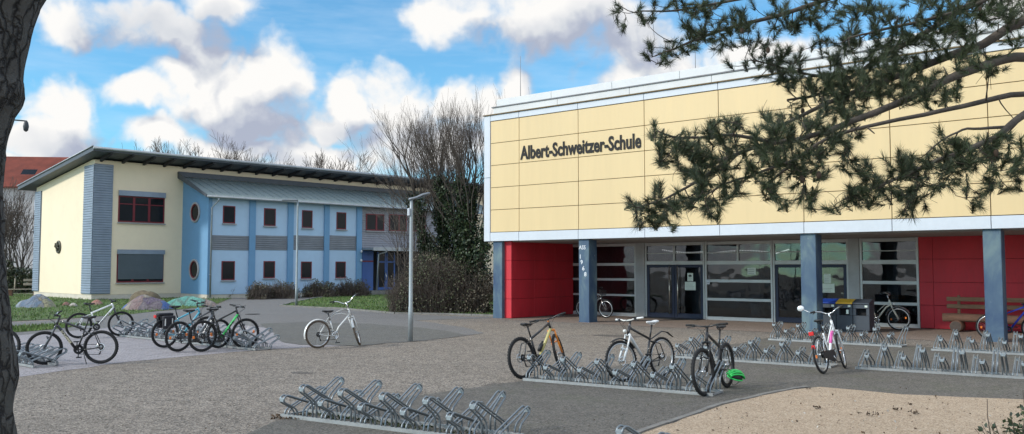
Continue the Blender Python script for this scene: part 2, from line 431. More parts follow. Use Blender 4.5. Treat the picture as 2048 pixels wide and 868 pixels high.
for poly, cnt in ((LAWN_L, 26000), (LAWN_S, 5000), (LAWN_C, 18000)):
    xs = [p[0] for p in poly]; ys = [p[1] for p in poly]; k = 0
    while k < cnt:
        p = (U(max(min(xs), -40), max(xs)), U(min(ys), max(ys)))
        if not inside(p, poly): 
            k += .25; continue
        k += 1
        dn = noise.noise(Vector((p[0] * .5, p[1] * .5, 3)))
        gb.cur = 1 if U(0, 1) < .18 + dn * .3 else 0
        h = U(.03, .09) * (1.2 + dn); w = U(.012, .03); a = U(0, pi); lx, ly = U(-.05, .05), U(-.05, .05)
        gb.add([(p[0] - w * cos(a), p[1] - w * sin(a), .016), (p[0] + w * cos(a), p[1] + w * sin(a), .016), (p[0] + lx, p[1] + ly, .016 + h)], [(0, 1, 2)])
stuff(gb.build('grass', [M_blade, M_blade2]))
# fallen leaves, twigs and grit lying about
db = MB()
for k in range(2600):
    u, v = U(1240, 2300), U(772, 905)
    p = G(u, v)
    if inside(p, SAND): 
        s_ = U(.006, .02) if U(0, 1) < .93 else U(.02, .05)
        db.cur = 0 if U(0, 1) < .75 else 1
        db.leaf((p[0], p[1], .022 + s_ * .25), s_, U(.3, .8))
for k in range(500):
    p = G(U(-50, 2050), U(650, 868)); db.cur = 0
    if inside(p, SAND): continue
    db.leaf((p[0], p[1], .02), U(.008, .03), U(.3, .8))
for k in range(170):                     # leaves caught along the front rack and the kerb
    p = G(U(540, 620), U(832, 842)); db.leaf((p[0], p[1], .025), U(.02, .05), .6)
M_palegrit = pm('pale_grit', (.5, .47, .42), .9)
stuff(db.build('leaf_litter', [M_leaflit, M_palegrit]))
M_clod = pm('dry_clod', (.06, .04, .025), .95, 0, .3, 20, .5, 60)
cl = [(1830, 757 + 0), ]
for (u, v, s_) in ((1635, 821, .055), (1794, 824, .05), (1829, 831, .06), (1746, 835, .07), (1615, 781, .04), (1720, 832, .03), (1818, 813, .04)):
    p = G(u, v); mb = MB()
    for k in range(14): mb.leaf((p[0] + U(-s_, s_), p[1] + U(-s_, s_), .03 + U(0, s_ * .5)), s_ * U(.4, 1.0), .6)
    stuff(mb.build('leaf_litter', M_clod))
# flat drain covers and some darker patches of ground
M_iron = pm('cast_iron', (.05, .048, .045), .7, .4, .2, 10)
def cover(u, v, w, d, lab, grp=None):
    p = G(u, v); mb = MB(); mb.disc((0, 0, 0), (0, 0, 1), w, .02, 20)
    for i in range(5): mb.box(-w * .7, w * .7, -w * .6 + i * w * .28, -w * .6 + i * w * .28 + w * .1, .01, .014)
    o = mb.build('drain_cover', M_iron, None, (p[0], p[1], .012)); tag(o, lab, 'drain cover', grp)
cover(505, 629, .3, 0, 'dark round drain cover in the grey path right of the green lettered bike')
M_darker = ground_mat('darker_ground', ((.04, .035, .03), (.098, .083, .07), (.2, .175, .15)), 50, .5, .3)
for (u, v, a, b_) in ((604, 746, .26, .10), (1236, 672, .75, .34), (1012, 771, .35, .16)):  # irregular sheets, coloured darker than the ground around them
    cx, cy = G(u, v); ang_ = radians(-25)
    sheet('dark_patch', [(cx + a * cos(w) * cos(ang_) - b_ * sin(w) * sin(ang_), cy + a * cos(w) * sin(ang_) + b_ * sin(w) * cos(ang_)) for w in [2 * pi * k / 14 for k in range(14)]], .0045, M_darker, .10, .05)

# ------------------------------------------------------------------ the main school building
F0 = G(1158, 645); FE = (.7784, -.6278); FN = (.6278, .7784)
RZ = atan2(FE[1], FE[0])
def fx(u, v, y=0.0):                      # facade run and height of a sight line on the plane y behind the front
    return plane(u, v, (F0[0] + FN[0] * y, F0[1] + FN[1] * y), FE)
M_yel = pm('yellow_panel', (.68, .508, .265), .5, 0, .035, .5, 0, 60, .1, .018, (1, 1, .12))
M_white = pm('white_metal', (.57, .60, .64), .42, 0, .04, .8)
M_joint = pm('joint_dark', (.16, .11, .05), .8)
M_grejoint = pm('seam_grey', (.2, .2, .21), .7)
M_roofw = pm('pale_roof_sheet', (.62, .62, .615), .5, 0, .05, 1.2)
M_soff = pm('soffit_board', (.30, .28, .26), .85, 0, .1, 2)
M_red = pm('red_panel', (.56, .022, .036), .6, 0, .10, 1.5, .12, 120, 0, .06, (1, 1, .3))
M_redj = pm('red_joint', (.12, .008, .01), .7)
M_alu = pm('aluminium_frame', (.50, .50, .49), .45, .25, .06, 2)
M_door = pm('navy_door', (.008, .012, .042), .5, 0, .1, 3)
M_conc = pm('grey_render', (.40, .40, .40), .85, 0, .08, 2, .2, 80)
M_steel = pm('brushed_steel', (.62, .58, .50), .3, .9, .05, 8)
M_paper = pm('paper', (.66, .74, .66), .8, 0, .04, 4)
M_ink = pm('printed_ink', (.05, .06, .06), .7)
M_wtext = pm('white_paint', (.80, .82, .84), .6)
M_black = pm('black_plastic', (.014, .014, .015), .5, 0, .1, 6)
M_inside = pm('hall_wall', (.46, .45, .43), .8, 0, .2, .5)
M_infloor = pm('hall_floor', (.26, .22, .19), .35, 0, .15, .6)
def glass_mat(name, tint, refl=.06, rough=.02):
    m, nt, b = new_mat(name); nt.nodes.remove(b)
    oc = nd(nt, 'ShaderNodeTexCoord').outputs['Object']
    bp = nd(nt, 'ShaderNodeBump', {'Height': noise_f(nt, oc, .8, 2), 'Strength': .06, 'Distance': .3}).outputs[0]
    fr = nd(nt, 'ShaderNodeFresnel', {'IOR': 1.5, 'Normal': bp}).outputs[0]
    fr = mth(nt, 'ADD', mth(nt, 'MULTIPLY', fr, .6), refl, True)
    t = nd(nt, 'ShaderNodeBsdfTransparent', {'Color': c4(tint)})
    gl = nd(nt, 'ShaderNodeBsdfGlossy', {'Color': (.9, .92, .95, 1), 'Roughness': rough, 'Normal': bp})
    mx = nd(nt, 'ShaderNodeMixShader', {0: fr, 1: t.outputs[0], 2: gl.outputs[0]})
    nt.links.new(mx.outputs[0], nt.nodes['Material Output'].inputs[0])
    return m
M_glass = glass_mat('window_glass', (.52, .55, .58), 0.02)
# column paint: blue-grey with worn greenish clouding
def col_mat():
    m, nt, b = new_mat('column_paint')
    oc = nd(nt, 'ShaderNodeTexCoord').outputs['Object']
    n = noise_f(nt, vscale(nt, oc, (1, 1, .55)), 1.5, 5, .6, .5)
    c = ramp(nt, n, [(.32, (.030, .062, .13)), (.5, (.060, .105, .16)), (.68, (.13, .19, .205))])
    sc_ = noise_f(nt, vscale(nt, oc, (1, 1, .4)), 14, 5, .7)
    c = mixc(nt, nd(nt, 'ShaderNodeMapRange', {'Value': sc_, 'From Min': .70, 'From Max': .74}).outputs[0], c, (.5, .52, .54))
    nt.links.new(c, b.inputs['Base Color']); b.inputs['Roughness'].default_value = .7
    nt.links.new(nd(nt, 'ShaderNodeBump', {'Height': noise_f(nt, oc, 50, 4), 'Strength': .3, 'Distance': .01}).outputs[0], b.inputs['Normal'])
    return m
M_col = col_mat()

school = thing('school_building', 'modern school building with large pale yellow panelled front above a red and glass entrance', 'building', (F0[0], F0[1], 0), RZ)
XJ = [-4.15, -2.735, -.02, 2.70, 5.42, 8.12, 10.61, 13.07, 15.5, 18.0, 20.5, 23]
ZB, ZT = 3.31, 7.64
mb = MB(); mb.cur = 1
mb.box(XJ[0], XJ[-1], .06, .3, ZB, ZT)                                    # backing seen in the joints
mb.cur = 0
rh = (ZT - ZB) / 5
for i in range(len(XJ) - 1):
    for k in range(5):
        x0, x1, z0, z1 = XJ[i] + .011, XJ[i + 1] - .011, ZB + k * rh + .010, ZB + (k + 1) * rh - .010
        t = .028 + U(-.002, .002)
        mb.bbox(x0, x1, t, .059, z0, z1, .004)
mb.build('cladding', [M_yel, M_joint], school)
mb = MB()
for i in range(-1, len(XJ) - 1):
    a, b = (XJ[i] if i >= 0 else -4.46), XJ[i + 1]
    if i >= 0:
        mb.bbox(a + .008, b - .008, 0, .3, 2.965, ZB - .012, .006)
        mb.bbox(a + .008, b - .008, 0, .3, ZT + .012, 7.87, .006)
mb.bbox(-4.46, -4.158, -.002, 18, 2.965, 5.43, .006); mb.bbox(-4.46, -4.158, -.002, 18, 5.446, 7.87, .006)
mb.build('fascia', M_white, school)
mb = MB(); mb.box(-4.44, 23, .31, .34, 2.99, 7.8); mb.box(-4.15, 23, .02, .3, 2.975, 2.99); mb.cur = 1; mb.box(-4.5, 23, -.05, 18, 7.875, 7.91); mb.cur = 0
mb.build('wall_core', [M_grejoint, M_joint], school)
mb = MB()
a0 = -4.2
for j, (y, z0, z1, xs) in enumerate(((.28, 7.91, 8.22, -4.22), (.62, 8.262, 8.62, -4.35))):
    x = xs; 
    while x < 23:
        L = 3.1 if j == 0 else 2.7
        mb.bbox(x, min(23, x + L) - .012, y, 18, z0, z1, .006); x += L
mb.cur = 1; mb.box(-4.3, 23, .24, 18, 8.222, 8.26)
mb.build('roof', [M_roofw, M_grejoint], school)
mb = MB(); mb.box(-4.15, 23, .345, 5.2, 2.93, 3.0); mb.build('soffit', M_soff, school)
GY = 4.4
sh = thing  # alias unused
# columns
def column(u0, v0, u1):
    x0 = fx(u0, v0, .1)[0]; x1 = fx(u1, v0, .1)[0]
    mb = MB(); mb.bbox(x0, x1, .10, .10 + .52, 0, 2.96, .012); mb.box(x0 - .004, x1 + .004, .094, .63, 0, .05)
    return mb.build('column', M_col, school), x0, x1
c_a, _, _ = column(986, 637, 1004)
c_b, bx0, bx1 = column(1158, 645, 1178.5)
c_c, _, _ = column(1604, 667, 1635)
c_d, _, _ = column(1972, 686, 2009)
c_a['label'] = 'blue grey column at the far left corner beside the red wall'
c_b['label'] = 'blue grey column lettered ASS 1968'
c_c['label'] = 'blue grey column behind the waste bins'
c_d['label'] = 'blue grey column in front of the wooden bench'
w_ = bx1 - bx0
text_obj('ASS', .20, M_wtext, c_b, (bx0 + .012, .0975, 2.60), (pi / 2, 0, 0), .002, .001, .93, space=.98)
for ch, (fx_, z) in zip('1968', ((.0, 2.27), (.13, 2.07), (.30, 1.85), (.5, 1.64))):
    text_obj(ch, .21, M_wtext, c_b, (bx0 + .02 + fx_ * .42, .0975, z), (pi / 2, 0, 0), .002, .002, 1.0)
# red wall returning to the glazing on the left
rx = fx(1024, 636, .3)[0]
mb = MB(); mb.cur = 0
for k in range(4):
    z0 = .02 + k * .735
    mb.bbox(-4.05, rx, .26, .30, z0, z0 + .725, .004)
    mb.bbox(rx - .04, rx, .304, 1.7, z0, z0 + .725, .004); mb.bbox(rx - .04, rx, 1.71, 3.1, z0, z0 + .725, .004); mb.bbox(rx - .04, rx, 3.11, GY - .002, z0, z0 + .725, .004)
mb.cur = 1; mb.box(-4.04, rx - .042, .302, GY, 0, 2.93)
o = mb.build('wall', [M_red, M_redj], school); o['label'] = 'red panelled wall at the left end of the entrance'
mb = MB(); mb.box(fx(1003, 637, .4)[0] + .05, -3.62, .302, .5, 0, 2.93)
# red wall on the right
gx = lambda u, v=600: fx(u, v, GY)[0]
xr = gx(1840)
mb = MB(); mb.cur = 0
xs = [xr, gx(1868), gx(2003), gx(2048) + .9, gx(2048) + 3.5, 22]
for i in range(len(xs) - 1):
    for k in range(4):
        z0 = .02 + k * .735; mb.bbox(xs[i] + .004, xs[i + 1] - .004, GY - .03, GY + .01, z0, z0 + .725, .004)
mb.cur = 1; mb.box(xr + .002, 22, GY + .011, GY + .2, 0, 2.93)
o = mb.build('wall', [M_red, M_redj], school); o['label'] = 'red panelled wall behind the wooden bench'
# concrete piers between the glazing
for (u0, u1) in ((1273.5, 1291), (1699, 1721)):
    mb = MB(); mb.bbox(gx(u0), gx(u1), GY - .06, GY + .2, 0, 2.93, .006); mb.build('wall_pier', M_conc, school)
def hgt(u, v): return fx(u, v, GY)[1]
def panes(parent, rects, mat=M_glass, name='pane', y=GY + .035):
    for (a, b, z0, z1) in rects:
        mb = MB(); mb.box(a, b, y, y + .008, z0, z1); mb.build(name, mat, parent)
def frame(u0, u1, zs, uppers, thick=.075, name='window', lab=None, low=None, foot=.1):
    """glazed screen from u0 to u1; zs = list of (rail z0, z1); uppers = pixel columns of the top lights"""
    x0, x1 = gx(u0), gx(u1)
    mb = MB(); T = thick
    mb.bbox(x0, x0 + T, GY - .03, GY + .06, 0, 2.928, .006); mb.bbox(x1 - T, x1, GY - .03, GY + .06, 0, 2.928, .006)
    for (a, b) in zs: mb.bbox(x0 + T + .002, x1 - T - .002, GY - .025, GY + .055, a, b, .006)
    return x0 + T, x1 - T, mb
HT, H0, H1 = 2.928, 2.05, 2.20   # top, main rail
# window one, behind the lettered column
x0, x1, mb = frame(1136, 1273, [(0, .14), (.80, .88), (1.42, 1.52), (2.02, 2.13), (2.80, 2.92)], None)
wn = mb.build('window', M_alu, school)
panes(wn, [(x0, x1, .14, .80), (x0, x1, .88, 1.42), (x0, x1, 1.52, 2.02), (x0, x1, 2.13, 2.80)])
# window with upper lights in two columns
def upper(mb, x0, x1, cols, zb=2.20, zt=2.80, zm=2.50):
    r = []
    w = (x1 - x0) / cols
    for i in range(cols):
        a = x0 + i * w; b = a + w
        if i: mb.bbox(a - .035, a + .035, GY - .024, GY + .054, zb + .002, zt - .002, .005)
        aa = a + (.037 if i else .002); bb = b - (.037 if i < cols - 1 else .002)
        mb.bbox(aa, bb, GY - .02, GY + .05, zm - .015, zm + .015, .004)
        r += [(aa, bb, zb, zm - .015), (aa, bb, zm + .015, zt)]
    return r
def door_unit(u0, u1, lab, posters):
    x0, x1, mb = frame(u0, u1, [(2.06, 2.20), (2.80, 2.92)], None, .06)
    r = upper(mb, x0, x1, 2)
    dr = mb.build('door', M_alu, school)
    if lab: dr['label'] = lab
    panes(dr, r)
    xm = (x0 + x1) / 2; first = True
    for a, b, hx in ((x0, xm, 1), (xm, x1, -1)):
        a += .006; b -= .006
        lf = MB()
        lf.bbox(a, a + .11, GY - .01, GY + .05, .02, 2.05, .006); lf.bbox(b - .11, b, GY - .01, GY + .05, .02, 2.05, .006)
        lf.bbox(a + .112, b - .112, GY - .01, GY + .05, .02, .20, .006); lf.bbox(a + .112, b - .112, GY - .01, GY + .05, 1.95, 2.05, .006)
        lo = lf.build('door_leaf', M_door, dr)
        panes_obj = MB(); panes_obj.box(a + .112, b - .112, GY + .015, GY + .023, .20, 1.95)
        panes_obj.build('pane', M_glass, dr)
        hb = MB(); xh = (b - .17) if hx > 0 else (a + .17)
        hb.tube([(xh, GY - .09, .16), (xh, GY - .09, 2.0)], .02, 8)
        for z in (.35, 1.08, 1.82): hb.tube([(xh, GY - .09, z), (xh, GY - .008, z)], .012, 6)
        hb.build('handle', M_steel, dr)
    for (ua, ub, va, vb) in posters:
        a = gx(ua); b = gx(ub); za = hgt(ua, vb); zb = hgt(ua, va)
        pb = MB(); pb.box(a, b, GY + .006, GY + .0075, za, zb); pb.cur = 1
        n = 5 if (vb - va) < 17 else 3
        if (vb - va) >= 15.5 and (ub - ua) < 12:
            pb.tube([(a + (b - a) * .25, GY + .004, zb - (zb - za) * .36), (a + (b - a) * .5, GY + .004, zb - (zb - za) * .27), (a + (b - a) * .75, GY + .004, zb - (zb - za) * .36)], .025, 6, True, True)
            pb.tube([(a + (b - a) * .3, GY + .004, zb - (zb - za) * .45), (a + (b - a) * .7, GY + .004, zb - (zb - za) * .45)], .012, 5)
            n = 2
        for i in range(n):
            z = za + (zb - za) * (.12 + .5 * i / max(1, n) * (1 if n < 4 else 1.5)); pb.box(a + (b - a) * .12, a + (b - a) * U(.7, .9), GY + .0045, GY + .0055, z, z + .006)
        pb.build('notice', [M_paper, M_ink], dr)
    return dr
door_unit(1291.5, 1410, 'glazed double door with two notices at the left of the entrance', [(1375, 1386.5, 546, 562.5), (1370, 1391.5, 563.5, 580)])
door_unit(1547.5, 1698.5, 'glazed double door partly hidden by the column beside the bins', [(1648.5, 1662.5, 548, 566), (1643, 1669.5, 567, 585)])
x0, x1, mb = frame(1411, 1546.5, [(0, .13), (.72, .82), (1.40, 1.51), (2.06, 2.20), (2.80, 2.92)], None)
r = upper(mb, x0, x1, 2)
wn = mb.build('window', M_alu, school)
panes(wn, r + [(x0, x1, .13, .72), (x0, x1, .82, 1.40), (x0, x1, 1.51, 2.06)])
pb = MB(); a, b = gx(1495), gx(1512); pb.box(a, b, GY + .028, GY + .03, hgt(1495, 549), hgt(1495, 535.5)); pb.cur = 1
for i in range(3): pb.box(a + .03, b - .06, GY + .026, GY + .027, hgt(1495, 547 - i * 3.6), hgt(1495, 546.4 - i * 3.6))
pb.build('notice', [M_paper, M_ink], wn)
ib = MB(); ib.bbox(gx(1414), gx(1421), GY - .05, GY - .032, hgt(1414, 568.5), hgt(1414, 559), .004); ib.cur = 1
for i in (0, 1): ib.disc((gx(1416) + i * .05, GY - .052, hgt(1414, 565)), (0, 1, 0), .012, .006, 8)
ib.build('intercom', [M_white, M_black], wn)
x0, x1, mb = frame(1721.5, 1839.5, [(0, .13), (.72, .82), (1.40, 1.51), (2.06, 2.20), (2.80, 2.92)], None)
r = upper(mb, x0, x1, 1)
wn = mb.build('window', M_alu, school)
panes(wn, r + [(x0, x1, .13, .72), (x0, x1, .82, 1.40), (x0, x1, 1.51, 2.06)])
# the hall behind the glass
mb = MB(); A, B = gx(1136), gx(1840)
mb.box(A, B, GY + 8.5, GY + 8.6, 0, 3.0); mb.box(A - .1, A, GY + .07, GY + 8.5, 0, 3.0); mb.box(B, B + .1, GY + .21, GY + 8.5, 0, 3.0); mb.box(A, B, GY + .09, GY + 8.5, 2.94, 3.0)
for k in range(5): mb.bbox(A + 1.5 + k * 2.6, A + 1.9 + k * 2.6, GY + 3.2, GY + 3.6, 0, 2.93)
mb.build('hall_interior', M_inside, school)
mb = MB(); mb.box(A, B, GY + .08, GY + 8.5, -.05, .02); mb.build('hall_floor', M_infloor, school)
# string of small glowing bulbs hanging inside the top lights
M_bulb = pm('pale_garland', (.85, .85, .82), .5)
_b = M_bulb.node_tree.nodes['Principled BSDF']; _b.inputs['Emission Color'].default_value = (1, .96, .88, 1); _b.inputs['Emission Strength'].default_value = .9
gb = MB()
for (ua, ub, va, vm, vb) in ((1325, 1404, 500, 508, 504), (1425, 1540, 507, 497, 505), (1552, 1578, 507, 503, 499)):
    n = 22
    for i in range(n):
        t = i / (n - 1); u = ua + (ub - ua) * t; v = (va * (1 - t) ** 2 + 2 * vm * t * (1 - t) + vb * t * t)
        s_, z = fx(u, v, GY + .5); gb.ell((s_, GY + .5, z), (.018, .018, .018), 6, 4)
    pts = []
    for i in range(n):
        t = i / (n - 1); u = ua + (ub - ua) * t; v = (va * (1 - t) ** 2 + 2 * vm * t * (1 - t) + vb * t * t)
        s_, z = fx(u, v, GY + .5); pts.append((s_, GY + .5, z + .02))
    gb.tube(pts, .004, 4)
o = gb.build('garland', M_bulb, None, (F0[0], F0[1], 0)); o.rotation_euler = (0, 0, RZ)
tag(o, 'string of small lit bulbs hanging inside the top panes over the entrance', 'garland')
# porch floor under the overhang
def FW(x, y): return (F0[0] + FE[0] * x + FN[0] * y, F0[1] + FE[1] * x + FN[1] * y)
sheet('porch_paving', [FW(-4.2, -.25), FW(8.2, -.3), FW(23, -.35), FW(23, GY + .1), FW(-3.4, GY + .1)], .006, M_porch, .08)
mb = MB(); a, b = gx(1283), gx(1412)
mb.box(a, b, GY - .75, GY - .1, .018, .03); o = mb.build('door_mat', M_black, None, (F0[0], F0[1], 0)); o.rotation_euler = (0, 0, RZ)
tag(o, 'flat dark door mat on the ground before the left double door', 'door mat')
# school name
M_sign = pm('sign_letter', (.007, .006, .006), .7)
sx0, sz0 = fx(1041, 319); sx1, sz1 = fx(1283, 297)
sg = thing('school_sign', 'dark raised lettering Albert-Schweitzer-Schule on the yellow panels', 'sign', (F0[0], F0[1], 0), RZ)
t = text_obj('Albert-Schweitzer-Schule', .70, M_sign, sg, (sx0, .012, 6.02), (pi / 2, 0, 0), .009, .020, 1.0, space=1.02)
wdt = max(v.co.x for v in t.data.vertices) - min(v.co.x for v in t.data.vertices)
k = (sx1 - sx0) / wdt
for v in t.data.vertices: v.co.x *= k
print('sign', sx0, sx1, sz0, sz1, wdt, k, max(v.co.y for v in t.data.vertices))
t.location.z = sz0 + .01
# lightning rods
for (u, v0, v1, lab) in ((1041, 196, 112, 'thin lightning rod on the roof edge above the school name'), (1391, 142, 88, 'thin lightning rod on the roof just left of the pine needles')):
    s_, z0 = fx(u, v0, 1.2); _, z1 = fx(u, v1, 1.2)
    p = FW(s_, 1.2); mb = MB(); mb.tube([(0, 0, 8.61), (0, 0, z1)], [.014, .007], 5); mb.lathe((0, 0, 8.6), [(0, .08), (.06, .06), (.08, .02)], 8)
    tag(mb.build('lightning_rod', M_grejoint, None, (p[0], p[1], 0)), lab, 'rod', 'lightning rods on the school roof')
# ------------------------------------------------------------------ the left building
LP = (-25.3035, 51.8924); LE = (.69404, .71993); LN = (-.71993, .69404)
LZ = atan2(LE[1], LE[0])
def lx(u, v, y=0.0): return plane(u, v, (LP[0] + LN[0] * y, LP[1] + LN[1] * y), LE)
def ly(u, v, x=0.0): return plane(u, v, (LP[0] + LE[0] * x, LP[1] + LE[1] * x), LN)
M_cream = pm('cream_render', (.84, .715, .52), .9, 0, .035, .25, .15, 70, 0, .06)
M_plinth = pm('plinth_render', (.62, .56, .47), .9, 0, .08, .8, .2, 60, 0, .15)
M_blue = pm('blue_render', (.165, .325, .51), .9, 0, .05, .35, .15, 70, 0, .05)
M_lblue = pm('pale_blue_render', (.43, .585, .745), .9, 0, .045, .35, .15, 70, 0, .05)
M_gwin = pm('red_window_frame', (.17, .010, .018), .5, 0, .1, 4)
M_dglass = pm('dark_pane', (.012, .014, .017), .06, 0, .2, .5, .02, 2)
M_dglass.node_tree.nodes['Principled BSDF'].inputs['Specular IOR Level'].default_value = .16
M_sill = pm('stone_sill', (.36, .35, .35), .8, 0, .1, 4)
M_zinc = pm('zinc', (.36, .38, .40), .45, .5, .1, 3)
M_zincd = pm('grey_roof_trim', (.085, .10, .12), .55, .2, .1, 2)
M_rafter = pm('dark_rafter', (.035, .035, .04), .8, 0, .15, 3)
M_lead = pm('lean_to_sheet', (.235, .29, .295), .5, .2, .08, 1)
def corr_mat(name, col, f, axis=2):
    m, nt, b = new_mat(name)
    oc = nd(nt, 'ShaderNodeTexCoord').outputs['Object']
    n1 = noise_f(nt, oc, 1.1, 4)
    c = ramp(nt, n1, [(.3, tuple(k * .88 for k in col)), (.7, tuple(k * 1.1 for k in col))])
    nt.links.new(c, b.inputs['Base Color']); b.inputs['Roughness'].default_value = .5; b.inputs['Metallic'].default_value = .25
    return m
M_corr = corr_mat('ribbed_sheet', (.25, .30, .37), 8)
M_corr2 = corr_mat('grey_ribbed_sheet', (.22, .235, .26), 8)
M_blind = pm('slat_blind', (.20, .24, .29), .5, .3, .05, 2)
def ribbed(mb, axis, fixed, a0, a1, z0, z1, outward, pitch=.15, d=.03):
    """horizontal ribs; axis 'x': sheet in the xz plane at y=fixed, 'y': in the yz plane at x=fixed"""
    n = max(1, round((z1 - z0) / pitch)); p = (z1 - z0) / n
    for i in range(n):
        z = z0 + i * p
        prof = [(0, z), (outward * d, z + p * .22), (outward * d, z + p * .72), (0, z + p * .94), (0, z + p)]
        for (q0, s0), (q1, s1) in zip(prof, prof[1:]):
            if axis == 'x': mb.quad((a0, fixed + q0, s0), (a1, fixed + q0, s0), (a1, fixed + q1, s1), (a0, fixed + q1, s1))
            else: mb.quad((fixed + q0, a0, s0), (fixed + q0, a1, s0), (fixed + q1, a1, s1), (fixed + q1, a0, s1))
wing = thing('school_wing', 'two storey cream and blue building with sloping grey roof on the left', 'building', (LP[0], LP[1], 0), LZ)
XL = 35.0; YB = 10.4
def zroof(y): return 8.56 - .108 * y           # underside
mb = MB()
mb.prism([(0, .3), (XL, .3), (XL, 8.5), (0, 8.5)], 0.0, .3)
mb.add([(0, .301, .3), (0, YB, .3), (0, YB, zroof(YB)), (0, .301, zroof(.301)), (.3, .301, .3), (.3, YB, .3), (.3, YB, zroof(YB)), (.3, .301, zroof(.301))],
       [(0, 1, 2, 3), (7, 6, 5, 4), (1, 5, 6, 2), (3, 2, 6, 7)])
mb.box(.301, XL, YB - .3, YB, .3, zroof(YB)); mb.box(XL - .3, XL, .301, YB - .301, .3, 7.4)
mb.build('wall', M_cream, wing)
mb = MB(); mb.box(.02, XL - .02, .02, .28, -.1, .299); mb.box(.02, .28, .281, YB - .02, -.1, .299); mb.build('plinth', M_plinth, wing)
# mono-pitch roof
mb = MB(); yf, yb, x0 = -1.75, YB + 1.5, -.75
t = .26
zt = lambda y: 8.62 - .108 * y
mb.add([(x0, yf, zt(yf)), (XL + .6, yf, zt(yf)), (XL + .6, yb, zt(yb)), (x0, yb, zt(yb)), (x0, yf, zt(yf) + t), (XL + .6, yf, zt(yf) + t), (XL + .6, yb, zt(yb) + t), (x0, yb, zt(yb) + t)],
       [(3, 2, 1, 0), (4, 5, 6, 7), (0, 1, 5, 4), (1, 2, 6, 5), (2, 3, 7, 6), (3, 0, 4, 7)])
rf = mb.build('roof', M_zincd, wing)
mb = MB()
mb.tube([(x0 - .01, yf - .07, zt(yf) + .16), (XL + .6, yf - .07, zt(yf) + .16)], .085, 8)
mb.tube([(x0 - .03, yf, zt(yf) + t + .02), (x0 - .03, yb, zt(yb) + t + .02)], .045, 6)
mb.tube([(x0 + .05, yb + .07, zt(yb) + .12), (XL, yb + .07, zt(yb) + .12)], .09, 8)
mb.build('gutter', M_zinc, rf)
for i in range(27):
    x = .35 + i * 1.3
    if x > XL: break
    mb = MB(); a, b = -1.62, -.004
    mb.add([(x - .07, a, zt(a) - .1), (x + .07, a, zt(a) - .1), (x + .07, b, zt(b) - .24), (x - .07, b, zt(b) - .24), (x - .07, a, zt(a) - .003), (x + .07, a, zt(a) - .003), (x + .07, b, zt(b) - .003), (x - .07, b, zt(b) - .003)],
           [(3, 2, 1, 0), (4, 5, 6, 7), (0, 1, 5, 4), (1, 2, 6, 5), (2, 3, 7, 6), (3, 0, 4, 7)])
    mb.build('rafter', M_rafter, wing)
# ribbed corner sheets
mb = MB(); ribbed(mb, 'x', -.05, -.05, 1.08, .36, 8.25, -1); ribbed(mb, 'y', -.05, -.05, 1.5, .36, 8.2, -1)
mb.box(-.045, 1.08, -.045, -.002, .34, 8.2); mb.box(-.045, -.002, -.001, 1.5, .34, 8.15)
mb.build('corner_cladding', M_corr, wing)
mb = MB(); ribbed(mb, 'y', -.05, YB - 1.15, YB + .05, .36, 7.15, -1); mb.box(-.045, -.002, YB - 1.15, YB + .05, .34, 7.15); mb.box(-.045, .3, YB + .004, YB + .05, .34, 7.15)
mb.build('corner_cladding', M_corr, wing)
def rwindow(x0, x1, z0, z1, y, mull=(), parent=wing, depth=.12, sill=True, fw=.075, trans=None):
    mb = MB()
    mb.bbox(x0, x0 + fw, y - .012, y + .06, z0, z1, .006); mb.bbox(x1 - fw, x1, y - .012, y + .06, z0, z1, .006)
    mb.bbox(x0 + fw + .001, x1 - fw - .001, y - .012, y + .06, z0, z0 + fw, .006); mb.bbox(x0 + fw + .001, x1 - fw - .001, y - .012, y + .06, z1 - fw, z1, .006)
    for m_ in mull: mb.bbox(m_ - .07, m_ + .07, y - .014, y + .058, z0 + fw + .001, z1 - fw - .001, .006)
    if trans: mb.bbox(x0 + fw + .001, x1 - fw - .001, y - .010, y + .055, trans - .03, trans + .03, .004)
    w = mb.build('window', M_gwin, parent)
    mb = MB(); mb.box(x0 + fw * .5, x1 - fw * .5, y + .008, y + .02, z0 + fw * .5, z1 - fw * .5); mb.build('pane', M_dglass, w)
    if sill:
        mb = MB(); mb.bbox(x0 - .06, x1 + .06, y - .12, y - .02, z0 - .09, z0 - .02, .008); mb.build('sill', M_sill, w)
    return w
# facade windows (set just proud of the wall skin so that the frame shows)
x0, z1 = lx(237, 391); x1, z0 = lx(328, 447)
w1 = rwindow(x0, x1, z0, z1, -.03, (x0 + (x1 - x0) * .33, x0 + (x1 - x0) * .66), trans=z1 - .5)
w1['label'] = 'wide upper window in three lights with its blind rolled up'
mb = MB(); mb.bbox(x0 - .02, x1 + .02, -.17, -.045, z1 + .004, z1 + .33, .01); mb.build('blind_box', M_corr, w1)
x0, z1 = lx(234, 508); x1, z0 = lx(326, 564)
w2 = rwindow(x0, x1, z0, z1, -.03, (x0 + (x1 - x0) * .33, x0 + (x1 - x0) * .66))
w2['label'] = 'wide lower window with its grey slat blind let down'
mb = MB(); mb.bbox(x0 - .02, x1 + .02, -.17, -.045, z1 + .004, z1 + .28, .01); mb.build('blind_box', M_corr, w2)
mb = MB(); n = 22; zz = z0 + .2
for i in range(n):
    a = zz + (z1 - zz) * i / n; b = zz + (z1 - zz) * (i + .9) / n
    mb.quad((x0 + .05, -.075, a), (x1 - .05, -.075, a), (x1 - .05, -.11, b), (x0 + .05, -.11, b))
mb.box(x0 + .05, x1 - .05, -.072, -.07, zz, z1)
mb.build('blind', M_blind, w2)
